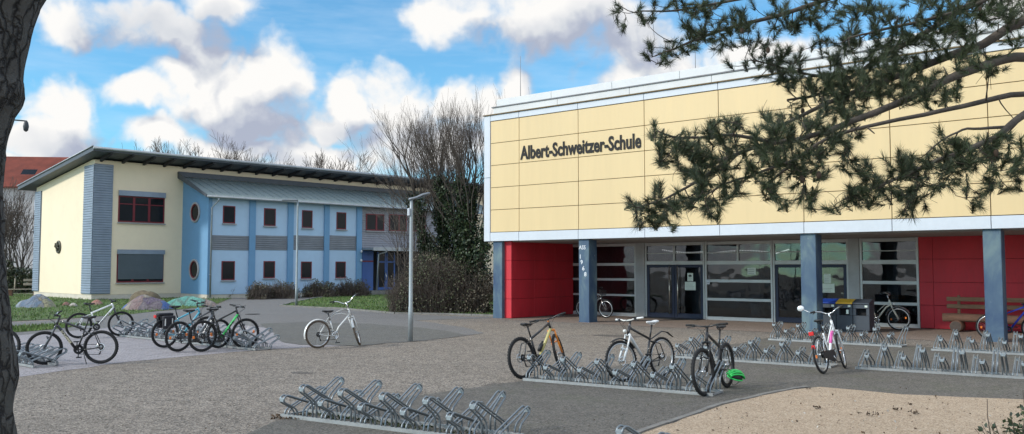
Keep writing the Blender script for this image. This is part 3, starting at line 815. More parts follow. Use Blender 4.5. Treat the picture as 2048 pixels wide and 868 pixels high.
# round vent on the gable
yv, zv = ly(118, 494)
mb = MB(); mb.torus((-.03, yv, zv), (1, 0, 0), .36, .07, 20, 8); mb.disc((-.02, yv, zv), (1, 0, 0), .33, .03, 20)
for i in range(5):
    a = i * 2 * pi / 5; mb.tube([(-.06, yv, zv), (-.1, yv + .3 * cos(a), zv + .3 * sin(a))], [.09, .03], 5)
mb.tube([(-.05, yv - .1, zv - .2), (-.32, yv - .22, zv + .02), (-.3, yv - .25, zv + .25)], .05, 6)
mb.build('vent_fan', pm('old_vent', (.12, .115, .09), .6, .3, .3, 6), wing)
# ---- blue front block
BX0, BY = 5.55, -3.55
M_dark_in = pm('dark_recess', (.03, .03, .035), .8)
BX1 = lx(722, 520, BY)[0] + .05
BXE = 27.0
ZE = 6.35                                 # eave
def zl(y): return 6.45 + (y - BY) * .36   # lean-to underside
mb = MB()
mb.add([(BX0, BY, .28), (BX0, -.001, .28), (BX0, -.001, zl(0)), (BX0, BY, zl(BY)), (BX0 + .25, BY, .28), (BX0 + .25, -.001, .28), (BX0 + .25, -.001, zl(0)), (BX0 + .25, BY, zl(BY))],
       [(0, 3, 2, 1), (4, 5, 6, 7), (0, 4, 7, 3), (1, 2, 6, 5), (3, 7, 6, 2), (0, 1, 5, 4)])
o = mb.build('wall', M_blue, wing); o['label'] = 'blue end wall with two round windows'
mb = MB(); mb.box(BX0 + .02, BX0 + .24, BY + .02, -.002, -.1, .279); mb.box(BX0 + .26, BX1, BY + .10, BY + .2, -.1, .27); mb.build('plinth', M_plinth, wing)
mb = MB(); mb.box(BX0 + .251, BX1, BY + .06, BY + .25, .27, 6.4)
o = mb.build('wall', M_lblue, wing); o['label'] = 'pale blue front wall with eight small red framed windows'
PIL = [(498, 510), (575, 586), (648, 658), (713, 723)]
prev = BX0 + .01
for (u0, u1) in PIL:
    a = lx(u0, 500, BY)[0]; b = lx(u1, 500, BY)[0]
    mb = MB(); mb.bbox(a, b, BY - .06, BY + .058, .25, 6.38, .01); mb.build('pilaster', M_blue, wing)
    mb = MB(); z0 = lx(u0, 501, BY)[1]; z1 = lx(u0, 472, BY)[1]
    ribbed(mb, 'x', BY + .055, prev + .04, a - .004, z0, z1, -1, .13, .03); mb.build('band_cladding', M_corr2, wing)
    prev = b
for (u0, u1, v0, v1) in ((447, 471, 411, 447), (529, 552, 416, 452), (605, 625.5, 420, 456), (674, 693, 424, 459), (444, 470, 522, 560), (528, 550.5, 522, 556), (603, 624, 523, 557), (672, 692, 523, 556)):
    a, zt_ = lx(u0, v0, BY); b, zb_ = lx(u1, v1, BY)
    rwindow(a, b, zb_, zt_, BY + .045, (), fw=.065)
# round windows in the end wall
for (u, v) in ((391, 425), (389, 539)):
    yy, zz = ly(u, v, BX0)
    mb = MB(); mb.torus((BX0 - .03, yy, zz), (1, 0, 0), .60, .07, 24, 8)
    w = mb.build('round_window', M_sill, wing)
    mb = MB(); mb.torus((BX0 - .02, yy, zz), (1, 0, 0), .52, .05, 24, 8); mb.build('frame', M_gwin, w)
    mb = MB(); mb.disc((BX0 - .004, yy, zz), (1, 0, 0), .53, .012, 24); mb.build('pane', M_dglass, w)
# lean-to roof
mb = MB(); e0, e1 = BY - .45, .0; xa, xb = BX0 - .35, BXE + 4
zz0, zz1 = zl(e0) + .03, zl(0) + .03
mb.add([(xa, e0, zz0), (xb, e0, zz0), (xb, e1 - .002, zz1), (xa, e1 - .002, zz1), (xa, e0, zz0 + .09), (xb, e0, zz0 + .09), (xb, e1 - .002, zz1 + .09), (xa, e1 - .002, zz1 + .09)],
       [(3, 2, 1, 0), (4, 5, 6, 7), (0, 1, 5, 4), (1, 2, 6, 5), (2, 3, 7, 6), (3, 0, 4, 7)])
x = xa + .1
while x < xb:
    mb.add([(x, e0 + .01, zz0 + .091), (x + .04, e0 + .01, zz0 + .091), (x + .04, e1 - .01, zz1 + .091), (x, e1 - .01, zz1 + .091), (x, e0 + .01, zz0 + .13), (x + .04, e0 + .01, zz0 + .13), (x + .04, e1 - .01, zz1 + .13), (x, e1 - .01, zz1 + .13)],
           [(4, 5, 6, 7), (0, 1, 5, 4), (1, 2, 6, 5), (3, 0, 4, 7)]); x += .6
lr = mb.build('lean_to_roof', M_lead, wing)
mb = MB(); mb.box(xa, xb, -.09, -.004, zz1 + .10, zz1 + .42); pass
mb.add([(xa - .05, e0, zz0 - .02), (xa - .05, -.01, zz1 - .02), (xa - .05, -.01, zz1 + .4), (xa - .05, e0, zz0 + .15), (xa - .002, e0, zz0 - .02), (xa - .002, -.01, zz1 - .02), (xa - .002, -.01, zz1 + .4), (xa - .002, e0, zz0 + .15)],
       [(0, 3, 2, 1), (4, 5, 6, 7), (0, 4, 7, 3), (3, 7, 6, 2), (0, 1, 5, 4)])
mb.build('flashing', M_zincd, lr)
mb = MB(); mb.tube([(xa, e0 - .06, zz0 + .02), (xb, e0 - .06, zz0 + .02)], .075, 8); mb.build('gutter', M_zinc, lr)
px = lx(422, 480, BY - .1)[0]
mb = MB(); mb.tube([(px + .25, e0 - .05, zz0 - .05), (px + .25, e0 - .02, zz0 - .2), (px, BY - .12, zz0 - .65), (px, BY - .12, .1)], .055, 8)
for z in (1.5, 3.5, 5.2): mb.torus((px, BY - .12, z), (0, 0, 1), .06, .018, 12, 5)
mb.build('downpipe', M_zinc, wing)
# right part: grey ribbed upper floor, entrance below
mb = MB(); mb.box(BX1 + .002, BXE, BY + .1, BY + .3, 3.2, 6.35); ribbed(mb, 'x', BY + .095, BX1 + .01, BXE, 3.2, 6.3, -1, .16, .03)
o = mb.build('upper_cladding', pm('grey_slate_boards', (.30, .30, .33), .7, 0, .1, 1), wing)
for (u0, u1, v0, v1) in ((733, 769, 427, 462), (779, 814, 428, 463), (822, 852, 430, 464)):
    a, zt_ = lx(u0, v0, BY); b, zb_ = lx(u1, v1, BY)
    rwindow(a, b, zb_, zt_, BY + .03, ((a + b) / 2 + .1,))
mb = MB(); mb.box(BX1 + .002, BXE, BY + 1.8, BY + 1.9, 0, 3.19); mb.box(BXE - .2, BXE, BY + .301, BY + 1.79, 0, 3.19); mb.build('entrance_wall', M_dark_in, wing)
mb = MB(); mb.box(BX1 + .01, BXE + .3, BY - 1.3, BY + .09, 3.2, 3.36); mb.box(BX1 + .01, BXE + .3, BY - 1.38, BY - 1.302, 3.15, 3.40); mb.build('entrance_canopy', M_zinc, wing)
a = lx(724, 540, BY)[0]; b = lx(747, 540, BY)[0]
mb = MB(); mb.bbox(a + .03, b, BY + .02, BY + .09, .3, 2.35, .01); mb.bbox(a + .03, b, BY + .02, BY + .09, 2.45, 3.18, .01)
M_bdoor = pm('blue_door', (.035, .10, .32), .5, 0, .08, 2)
o = mb.build('door', M_bdoor, wing); o['label'] = 'blue side panel of the far entrance'
mb = MB(); mb.box(a + .03, b, BY + .03, BY + .085, 2.352, 2.448); mb.build('frame', M_gwin, o)
a = lx(756, 540, BY)[0]; b = lx(792, 540, BY)[0]; m_ = (a + b) / 2
dd = MB(); yy = BY + .1
for (p, q) in ((a, m_), (m_, b)):
    dd.bbox(p + .01, p + .13, yy, yy + .06, .32, 3.1, .008); dd.bbox(q - .13, q - .01, yy, yy + .06, .32, 3.1, .008)
    dd.bbox(p + .132, q - .132, yy, yy + .06, .32, .5, .008); dd.bbox(p + .132, q - .132, yy, yy + .06, 2.3, 2.42, .008)
o = dd.build('door', M_bdoor, wing); o['label'] = 'blue framed glass door of the far entrance'
mb = MB(); mb.box(a + .05, b - .05, yy + .02, yy + .03, .45, 3.05); mb.build('pane', M_dglass, o)
mb = MB(); mb.tube([(m_ - .12, yy - .06, 1.0), (m_ - .04, yy - .08, 1.3), (m_ - .12, yy - .06, 1.6)], .03, 6); mb.build('handle', M_steel, o)
px = lx(752, 540, BY - .6)[0]
mb = MB(); mb.tube([(px + .5, BY - 1.32, 3.2), (px + .35, BY - 1.25, 3.05), (px, BY - .9, 2.9), (px - .12, BY - .85, .1)], .06, 8); mb.build('downpipe', M_zinc, wing)
mb = MB(); mb.box(BX1, BXE, BY - 1.2, BY + 1.8, 0, .3); mb.build('step', M_kerb, wing)
for z in (3.1, 2.45):
    mb = MB(); mb.ell((lx(720, 540, BY)[0], BY - .14, z), (.09, .09, .11), 10, 6); mb.build('wall_lamp', M_white, wing)

# ------------------------------------------------------------------ red roofed house far left
M_tile = pm('red_roof_tile', (.20, .045, .028), .85, 0, .2, 1.2, .4, 9)
M_hwall = pm('pale_house_wall', (.52, .50, .49), .9, 0, .06, .4)
hs = thing('house', 'pale house with a red tiled roof behind the cream building at the far left', 'house', (-58, 86, 0), radians(6))
def pz(v, y): return EYE + (535 - v) * y / FPX
ye = pz(368, 86); yr = pz(312, 91)
mb = MB(); mb.box(-12, 13.5, 0, 9, 0, ye + .2); mb.prism([(0, 0), (0, 0), (0, 0)], 0, 0) if False else None
mb.build('wall', M_hwall, hs)
mb = MB()
mb.add([(-12.5, -.6, ye - .15), (14, -.6, ye - .15), (14, 4.5, yr), (-12.5, 4.5, yr), (-12.5, 9.6, ye - .15), (14, 9.6, ye - .15), (-12.5, -.6, ye - .3), (14, -.6, ye - .3), (-12.5, 9.6, ye - .3), (14, 9.6, ye - .3)],
       [(0, 1, 2, 3), (3, 2, 5, 4), (6, 7, 1, 0), (6, 8, 9, 7), (8, 4, 5, 9), (0, 3, 4, 8, 6), (1, 7, 9, 5, 2)])
n = 26
for i in range(1, n):                                   # tile courses
    t_ = i / n; y = -.6 + 5.1 * t_; z = ye - .15 + (yr - ye + .15) * t_
    mb.add([(-12.5, y, z + .012), (14, y, z + .012), (14, y + .02, z + .055), (-12.5, y + .02, z + .055), (-12.5, y + .18, z + .11), (14, y + .18, z + .11)], [(0, 1, 2, 3), (3, 2, 5, 4)])
hr = mb.build('roof', M_tile, hs)
mb = MB(); mb.bbox(12.3, 13.6, 3.9, 5.1, yr - .7, yr + .35, .02); mb.tube([(13.1, 4.5, yr + .35), (13.1, 4.5, yr + 1.0)], .1, 6); mb.build('chimney', pm('chimney_brick', (.06, .05, .05), .9), hr)
mb = MB(); mb.add([(8.2, -.05, ye + .95), (9.6, -.05, ye + .95), (9.6, .6, ye + 1.55), (8.2, .6, ye + 1.55)], [(0, 1, 2, 3)]); mb.xf(Matrix.Translation((0, -.05, .12))); mb.build('roof_window', M_dglass, hr)
for x in (1.6, 5.6, 9.6):
    for z in (1.2, 4.3, 7.2):
        if z > ye - 1.5: continue
        mb = MB(); mb.bbox(x, x + 1.25, -.05, .02, z, z + 1.6, .01); w = mb.build('window', M_white, hs)
        mb = MB(); mb.box(x + .1, x + .58, -.06, -.052, z + .1, z + 1.5); mb.box(x + .67, x + 1.15, -.06, -.052, z + .1, z + 1.5); mb.build('pane', M_dglass, w)

# ------------------------------------------------------------------ street lamps
M_pole = pm('galvanised_pole', (.32, .35, .36), .5, .4, .1, 3)
M_lampg = pm('lamp_housing', (.22, .24, .26), .45, .3, .08, 5)
M_lens = pm('lamp_lens', (.6, .6, .58), .3)
def lamp(u, v, vtop, label, rz, style):
    x, y = G(u, v); h = EYE + (535 - vtop) * y / FPX
    t = thing('street_lamp', label, 'street lamp', (x, y, 0), rz, 'lamp posts in the school yard')
    mb = MB(); mb.lathe((0, 0, 0), [(0, .068), (.9, .064), (.92, .056), (h - .3, .045), (h, .042)], 12)
    mb.box(.045, .068, -.03, .03, .45, .75)
    mb.build('pole', M_pole, t)
    mb = MB()
    if style == 'wing':
        sec = [(-.07, .0, .055), (.03, .02, .07), (.13, .05, .085), (.30, .13, .11), (.44, .165, .10), (.51, .175, .05)]
        vs = []
        for (x_, z_, w_) in sec:
            for a in range(8):
                w = 2 * pi * a / 8; vs.append((x_, w_ * cos(w), h + .02 + z_ + .035 * sin(w)))
        fs = [(i * 8 + j, i * 8 + (j + 1) % 8, (i + 1) * 8 + (j + 1) % 8, (i + 1) * 8 + j) for i in range(len(sec) - 1) for j in range(8)]
        fs += [tuple(range(7, -1, -1)), tuple(range(40, 48))]
        mb.add(vs, fs, True); hd = mb.build('lamp_head', M_lampg, t)
        mb = MB(); mb.quad((.16, -.07, h + .03), (.16, .07, h + .03), (.44, .07, h + .142), (.44, -.07, h + .142)); mb.build('lens', M_lens, hd)
        mb = MB(); mb.bbox(-.10, -.045, -.05, .05, h - .42, h - .22, .01); mb.build('sensor_box', M_white, t)
    elif style == 'flat':
        mb.bbox(.0, .78, -.13, .13, h, h + .09, .03); hd = mb.build('lamp_head', M_lampg, t)
        mb = MB(); mb.box(.12, .7, -.09, .09, h - .008, h - .001); mb.build('lens', M_lens, hd)
    else:
        mb.tube([(0, 0, h - .1), (0, 0, h), (.35, 0, h + .03), (1.02, 0, h - .05)], .03, 6); mb.build('arm', M_lampg, t)
        mb = MB(); mb.lathe((1.0, 0, h - .5), [(0, .04), (.05, .1), (.22, .12), (.38, .1), (.46, .04)], 12); mb.build('lamp_head', M_lampg, t)
    return t
lamp(821, 683, 400, 'tall grey lamp post standing in the yard in front of the ivy trees', radians(25), 'wing')
lamp(592.5, 613, 402, 'slimmer grey lamp post by the tip of the lawn in front of the blue wall', radians(188), 'flat')
lx3 = thing
t = None
x3 = (-2 - 1024) / FPX * 32
h3 = EYE + (535 - 238) * 32 / FPX
def lamp_at(x, y, h, label):
    t = thing('street_lamp', label, 'street lamp', (x, y, 0), 0, 'lamp posts in the school yard')
    mb = MB(); mb.lathe((0, 0, 0), [(0, .075), (1.0, .07), (h, .04)], 10); mb.build('pole', M_pole, t)
    M_dk = pm('dark_lamp', (.045, .05, .055), .5, .2)
    mb = MB(); mb.tube([(0, 0, h - .02), (.3, 0, h + .01), (.86, 0, h - .04)], .028, 6); mb.build('arm', M_dk, t)
    mb = MB(); mb.lathe((.86, 0, h - .44), [(0, .03), (.05, .08), (.2, .1), (.34, .075), (.42, .03)], 12); mb.build('lamp_head', M_dk, t)
lamp_at(x3, 32, h3, 'lamp with a short arm and hanging dark head behind the left tree trunk')

# ------------------------------------------------------------------ waste bins beside the column
M_bin = pm('bin_steel', (.055, .065, .08), .5, .2, .1, 3, 0, 60)
M_bluel = pm('blue_lid', (.012, .05, .30), .45)
M_yell = pm('yellow_lid', (.75, .44, .04), .45)
M_hole = pm('bin_opening', (.006, .006, .007), .8)
M_binside = pm('bin_side', (.04, .028, .038), .5, .2, .1, 3)
by = 1.35
b0 = fx(1640, 640, by)[0]; b1 = fx(1739.5, 640, by)[0]; bw = (b1 - b0) / 3
bz = fx(1690, 600, by)[1]
for i, (mat, lab) in enumerate(((M_bluel, 'dark waste bin with a blue lid beside the column'), (M_yell, 'dark waste bin with a yellow lid, the middle one of the row'), (M_bin, 'dark waste bin with a grey lid, nearest the bicycle on the wall'))):
    p = FW(b0 + (i + .5) * bw, by)
    t = thing('waste_bin', lab, 'bin', (p[0], p[1], 0), RZ, 'row of three waste bins')
    mb = MB(); hw = bw / 2 - .006
    zt_ = bz - .12
    mb.bbox(-hw, hw, 0, .50, .06, zt_ - .34, .01); mb.bbox(-hw, hw, 0, .50, zt_ - .13, zt_, .01)
    mb.bbox(-hw, -hw + .09, 0, .50, zt_ - .339, zt_ - .131, .004); mb.bbox(hw - .09, hw, 0, .50, zt_ - .339, zt_ - .131, .004); mb.box(-hw + .09, hw - .09, .2, .49, zt_ - .339, zt_ - .131)
    mb.box(-hw + .05, hw - .05, .03, .47, 0, .06)
    mb.build('body', M_bin, t)
    mb = MB(); mb.box(-hw + .09, hw - .09, .19, .199, zt_ - .339, zt_ - .131); mb.build('opening', M_hole, t)
    mb = MB(); mb.add([(-hw, -.03, zt_ + .005), (hw, -.03, zt_ + .005), (hw, .51, zt_ + .005), (-hw, .51, zt_ + .005), (-hw, -.03, zt_ + .04), (hw, -.03, zt_ + .04), (hw, .30, zt_ + .14), (-hw, .30, zt_ + .14), (hw, .51, zt_ + .14), (-hw, .51, zt_ + .14)],
           [(3, 2, 1, 0), (0, 1, 5, 4), (4, 5, 6, 7), (7, 6, 8, 9), (2, 3, 9, 8), (1, 2, 8, 6, 5), (0, 4, 7, 9, 3)])
    mb.build('lid', mat, t)
    mb = MB(); mb.bbox(hw - .13, hw - .05, -.012, -.001, zt_ - .09, zt_ - .03, .002); mb.build('sticker', M_paper, t)
    if i == 1:
        mb = MB(); mb.bbox(.06, .13, -.012, -.001, zt_ - .30, zt_ - .17, .002); mb.build('sticker', M_paper, t)
# ------------------------------------------------------------------ log bench in front of the red wall
M_wood = pm('bench_plank', (.27, .15, .085), .8, 0, .25, 2.5, .3, 30, 0, .1, (.4, 3, 3))
M_log = pm('bench_log', (.18, .095, .062), .9, 0, .25, 3, .5, 25, 0, .1, (.4, 2, 2))
M_end = pm('log_end', (.085, .065, .055), .9, 0, .2, 12)
def log_bench(loc, rz, L, label, grp, half):
    t = thing('log_bench', label, 'bench', loc, rz, grp)
    mb = MB(); pts = [(x * L / 8, .02 * sin(x * 2.1), .42 + .01 * sin(x)) for x in range(9)]
    mb.tube(pts, [.13 + .008 * sin(i * 1.7) for i in range(9)], 10); mb.build('seat', M_log, t)
    for x in half:
        mb = MB(); mb.tube([(x, -.28, .17), (x, .3, .17)], .17, 14); sp_ = mb.build('log_support', M_log, t)
        mb = MB(); mb.disc((x, -.284, .17), (0, 1, 0), .16, .006, 14); mb.build('log_end', M_end, sp_)
        mb = MB(); mb.bbox(x - .02, x + .06, .12, .20, .3, 1.10, .01); mb.build('post', M_wood, t)
    for z in (.70, .92):
        mb = MB(); mb.bbox(.1, L - .1, .06, .115, z, z + .13, .012); mb.build('backrest_plank', M_wood, t)
bx_ = gx(1888) ; byb = GY - .75
bxa = fx(1886, 640, byb)[0]
p = FW(bxa, byb)
log_bench((p[0], p[1], .0), RZ, 3.4, 'rustic brown log bench with plank back in front of the red wall', 'log benches', (fx(1915, 640, byb)[0] - bxa, 2.5))
# pale bench at the far left
p = G(42, 593)
t = thing('park_bench', 'weathered pale wooden bench at the far left beside the cream building', 'bench', (p[0] - .3, p[1] + 1.0, 0), radians(20))
M_pw = pm('weathered_plank', (.36, .31, .24), .85, 0, .2, 3, .2, 40, 0, 0, (.4, 3, 3))
mb = MB()
for i in range(3): mb.bbox(-1.3, .8, -.25 + i * .17, -.10 + i * .17, .44, .49, .008)
mb.build('seat', M_pw, t)
for z in (.72, 1.0):
    mb = MB(); mb.bbox(-.2, 1.0, .34 + z * .1, .39 + z * .1, z, z + .16, .008); mb.build('backrest_plank', M_pw, t)
for x in (-1.0, .5):
    mb = MB(); mb.bbox(x, x + .25, -.22, .26, 0, .435, .02); mb.build('support', M_log, t)
    mb = MB(); mb.tube([(x + .3, .3, .3), (x + .3, .45, 1.2)], .04, 4); mb.build('post', M_pw, t)
# ------------------------------------------------------------------ painted concrete mounds on the left lawn
def paint_mat(name, cols, sc=1.3, seed=0.0, rest=(.30, .27, .25)):
    m, nt, b = new_mat(name)
    oc = nd(nt, 'ShaderNodeTexCoord').outputs['Object']
    ofs = nd(nt, 'ShaderNodeMapping', {'Vector': oc, 'Location': (seed, seed * .7, 0)}).outputs[0]
    wv = nd(nt, 'ShaderNodeTexNoise', {'Vector': ofs, 'Scale': 1.8, 'Detail': 4.0}).outputs['Color']
    pv = mixc(nt, .25, ofs, wv)
    v = nd(nt, 'ShaderNodeTexVoronoi', {'Vector': pv, 'Scale': sc})
    rr = nd(nt, 'ShaderNodeSeparateColor', {0: v.outputs['Color']}).outputs[0]
    k = len(cols); st = [(i / k, c) for i, c in enumerate(cols)]
    r = nd(nt, 'ShaderNodeValToRGB', {'Fac': rr}); r.color_ramp.interpolation = 'CONSTANT'
    e = r.color_ramp.elements
    while len(e) < k: e.new(.5)
    for i, (p_, c) in enumerate(st): e[i].position = p_; e[i].color = c4(c)
    n = noise_f(nt, oc, 6, 6, .7)
    c = mixc(nt, nd(nt, 'ShaderNodeMapRange', {'Value': n, 'From Min': .42, 'From Max': .7, 'To Max': .6}).outputs[0], r.outputs[0], rest)
    ed = nd(nt, 'ShaderNodeTexVoronoi', {'Vector': pv, 'Scale': sc}, feature='DISTANCE_TO_EDGE').outputs['Distance']
    c = mixc(nt, nd(nt, 'ShaderNodeMapRange', {'Value': ed, 'From Min': .0, 'From Max': .06, 'To Min': .6, 'To Max': 0.0}).outputs[0], c, (.10, .085, .08))
    nt.links.new(c, b.inputs['Base Color']); b.inputs['Roughness'].default_value = .85
    nt.links.new(nd(nt, 'ShaderNodeBump', {'Height': noise_f(nt, oc, 12, 5), 'Strength': .9, 'Distance': .12}).outputs[0], b.inputs['Normal'])
    return m
def mound(name, u0, u1, vb, vt, mat, label, cat, dep=.55, seed=1.0, rough=.22, grp=None, pw=1.0):
    x0, y0 = G(u0, vb); x1, y1 = G(u1, vb); cx = (x0 + x1) / 2; rx_ = (x1 - x0) / 2
    h = (vb - vt) * y0 / FPX; ry_ = rx_ * dep
    h = max(.12, h - .3 * ry_ * EYE / y0)
    mb = MB(); n, k = 30, 9; vs = []; fs = []
    for i in range(k + 1):
        r = 1 - i / k
        for j in range(n):
            w = 2 * pi * j / n
            q = noise.noise(Vector((cos(w) * 1.4 + seed, sin(w) * 1.4, seed))) * rough
            rr = r * (1 + q)
            px_, py_ = rr * cos(w) * rx_, rr * sin(w) * ry_
            zz = h * (max(0, 1 - r ** 2) ** pw) * (1 + noise.noise(Vector((px_ * 1.1, py_ * 1.1, seed * 3))) * rough * 2.2) + noise.noise(Vector((px_ * 3, py_ * 3, seed))) * h * .12 * (1 - r)
            vs.append((px_, py_, zz if i else -.05))
    for i in range(k):
        for j in range(n): fs.append((i * n + j, i * n + (j + 1) % n, (i + 1) * n + (j + 1) % n, (i + 1) * n + j))
    mb.add(vs, fs, True)
    o = mb.build(name, mat, None, (cx, y0 + ry_, .01))
    return tag(o, label, cat, grp)
g_ = 'painted mounds on the lawn'
mound('painted_mound', 226, 335, 621, 592, paint_mat('mound_paint', [(.15, .12, .15), (.05, .12, .34), (.33, .26, .08), (.21, .14, .14), (.11, .08, .13), (.30, .26, .21), (.17, .14, .16)], 2.0, 3.2), 'large painted mound with blue, yellow and lilac patches beside the white bike', 'mound', .6, 2.3, .12, g_)
mound('painted_mound', 318, 428, 613, 594.5, paint_mat('mound_turquoise', [(.12, .34, .28), (.15, .38, .32), (.34, .25, .23), (.09, .29, .25), (.25, .36, .31)], 1.0, 7.7, (.18, .33, .28)), 'long low turquoise painted mound in front of the cream wall', 'mound', .3, 5.1, .15, g_, .8)
mound('painted_mound', 22, 100, 616, 592, paint_mat('mound_bluegrey', [(.16, .22, .30), (.24, .30, .36), (.36, .33, .20), (.12, .17, .24), (.27, .27, .27)], 2.2, 1.1), 'blue grey painted mound near the left tree trunk below the pale bench', 'mound', .55, 8.4, .3, g_)
mound('painted_stone', 92, 106, 612, 601, paint_mat('stone_brown', [(.26, .16, .12), (.3, .2, .13)], 2, 4.0), 'small brown painted stone at the right end of the blue grey mound', 'stone', .7, 3.3, .2, 'painted stones on the lawn')
mound('painted_stone', 121, 138, 611.5, 604, paint_mat('stone_red', [(.36, .13, .10), (.3, .13, .1)], 2, 2.0), 'small red and white painted stone on the lawn left of the white bike', 'stone', .7, 6.6, .2, 'painted stones on the lawn')
mound('painted_stone', 134, 152, 613.5, 607, paint_mat('stone_white', [(.46, .42, .36), (.2, .17, .14), (.5, .46, .4)], 5, 6.0), 'speckled white and dark stone on the lawn beside the small red stone', 'stone', .7, 1.6, .3, 'painted stones on the lawn')
mound('painted_stone', 175, 204, 610, 601, paint_mat('stone_rust', [(.36, .16, .12), (.32, .15, .12)], 1.2, 9.0), 'flat rust red painted stone behind the white bike', 'stone', .6, 4.1, .15, 'painted stones on the lawn')
mound('soil_heap', 248, 316, 605, 580, pm('soil', (.15, .118, .075), .95, 0, .25, 4, .8, 30), 'flat topped brown soil heap behind the large painted mound', 'heap', .6, 7.2, .08, None, .55)
# ------------------------------------------------------------------ bicycle racks
M_galv = pm('galvanised_tube', (.25, .28, .30), .45, .7, .12, 5)
M_galvr = pm('galvanised_rail', (.34, .35, .35), .6, .45, .15, 3, .2, 30, 0, .1)
M_clamp = pm('clamp_plate', (.32, .36, .38), .5, .5, .08, 6)
M_moss = pm('moss', (.03, .05, .012), .95, 0, .35, 6, .6, 60)
def loop(high):
    zt, zb, zk = (.47, .36, .22) if high else (.32, .215, .10)
    return [(0, .02), (0, zk * .75), (-.012, zk), (-.05, zk + .045), (-.185, zb + .0), (-.225, zb + .022), (-.24, (zt + zb) / 2 + .01), (-.22, zt - .015), (-.185, zt), (-.14, zt - .012),
            (.40, .16 if high else .12), (.445, .12 if high else .085), (.455, .06), (.455, .02)]
HM = {}
for hi in (0, 1):
    for back in (0, 1):
        mb = MB(); cb = MB()
        for s_ in (-.032, .032):
            pts = [(s_, (.45 - y) if back else y, z) for y, z in loop(hi)]
            mb.tube(pts, .0125, 6)
        yn = -.235; zn = .415 if hi else .265
        if back: yn = .45 - yn
        cb.bbox(-.030, .030, yn - .012, yn + .012, zn - .02, zn + .03, .003)
        o = mb.build('wheel_holder', M_galv); c = cb.build('clamp', M_clamp)
        HM[(hi, back)] = (o.data, c.data)
        bpy.data.objects.remove(o); bpy.data.objects.remove(c)
def rack(p, ang, label, n=20, start=0, wide=.45, moss=False, low=False, oneside=False):
    """p: front rail's left end; the rail runs along ang"""
    t = thing('bicycle_rack', label, 'bicycle rack', (p[0], p[1], .012), radians(ang), 'galvanised bicycle racks')
    L = (n - 1) * .16 + .14
    for y in (0, wide):
        mb = MB(); mb.box(-.03, L, y - .028, y + .028, 0, .008); mb.box(-.03, L, y - .028, y - .022, .008, .045); mb.box(-.03, L, y - .0215, y + .022, .036, .042)
        mb.build('rail', M_galvr, t)
    for x in (-.012, L - .02):
        mb = MB(); mb.box(x - .015, x + .015, .03, wide - .03, .006, .03); mb.build('end_bar', M_galvr, t)
    seq = [(0, 1), (0, 0), (1, 1), (1, 0)]
    for i in range(n):
        hi, back = seq[(i + start) % 4]; hi = 0 if low else hi; back = 0 if oneside else back
        for nm, me, m_ in (('wheel_holder', HM[(hi, back)][0], 0), ('clamp', HM[(hi, back)][1], 1)):
            o = bpy.data.objects.new(nm, me); COL.objects.link(o)
            if m_ == 0: o.parent = t; o.location = (.06 + i * .16, U(-.004, .004), 0); o.rotation_euler = (0, 0, U(-.03, .03)); last = o
            else: o.parent = last
    if moss:
        mb = MB()
        for k in range(700):
            x, y = U(.0, L), U(.04, .42)
            if noise.noise(Vector((x * 2.5, y * 4, 1))) > -.1: mb.leaf((x, y, .008 + U(0, .012)), U(.015, .045), .7)
        stuff(tag(mb.build('moss', M_moss, None, (p[0], p[1], .012)), 'moss between the rails of the front rack', 'moss')).rotation_euler = (0, 0, radians(ang))
    return t
rack(G(567, 836), -31, 'galvanised bicycle rack empty in the foreground with moss between its rails', 21, 0, .45, True)
rack(G(1050, 762.5), -32.5, 'galvanised bicycle rack holding three bicycles in the middle of the dark asphalt', 21, 2)
rack(G(1345, 716), -36, 'galvanised bicycle rack reaching from behind the white bicycle to the pink and white bicycle', 21, 0)
rack(G(1714, 739), -33, 'galvanised bicycle rack empty at the right, nearest the sand', 20, 0)
rack(G(1539, 681), -39, 'galvanised bicycle rack in front of the waste bins, farthest from the sand', 21, 2)
rack(G(1865, 702), -36, 'galvanised bicycle rack empty in front of the right column', 20, 0)
rr = radians(-40)
pe = G(75, 738); L7 = 7 * .16 + .14
rack((pe[0] - cos(rr) * L7 * 2, pe[1] - sin(rr) * L7 * 2), -40, 'galvanised bicycle rack beside the left tree trunk holding the dark bicycle', 15, 1, .42, False, True)
pe = G(512, 702); rr = radians(-39.5); L8 = 20 * .16 + .14
rack((pe[0] - cos(rr) * L8, pe[1] - sin(rr) * L8), -39.5, 'galvanised bicycle rack holding the green lettered bicycle on the grey paving', 21, 0, .42)
rack((pe[0] - cos(rr) * (2 * L8 + .06), pe[1] - sin(rr) * (2 * L8 + .06)), -39.5, 'galvanised bicycle rack holding the white bicycle beside the lawn', 21, 0, .42)
px_, py_ = G(1242, 853, .48); ra = radians(-48)
rack((px_ - cos(ra) * .06 + sin(ra) * -.21, py_ - sin(ra) * .06 - cos(ra) * -.21), -48, 'galvanised bicycle rack showing only one holder tip at the bottom edge beside the sand', 9, 3, .45, False, False, True)

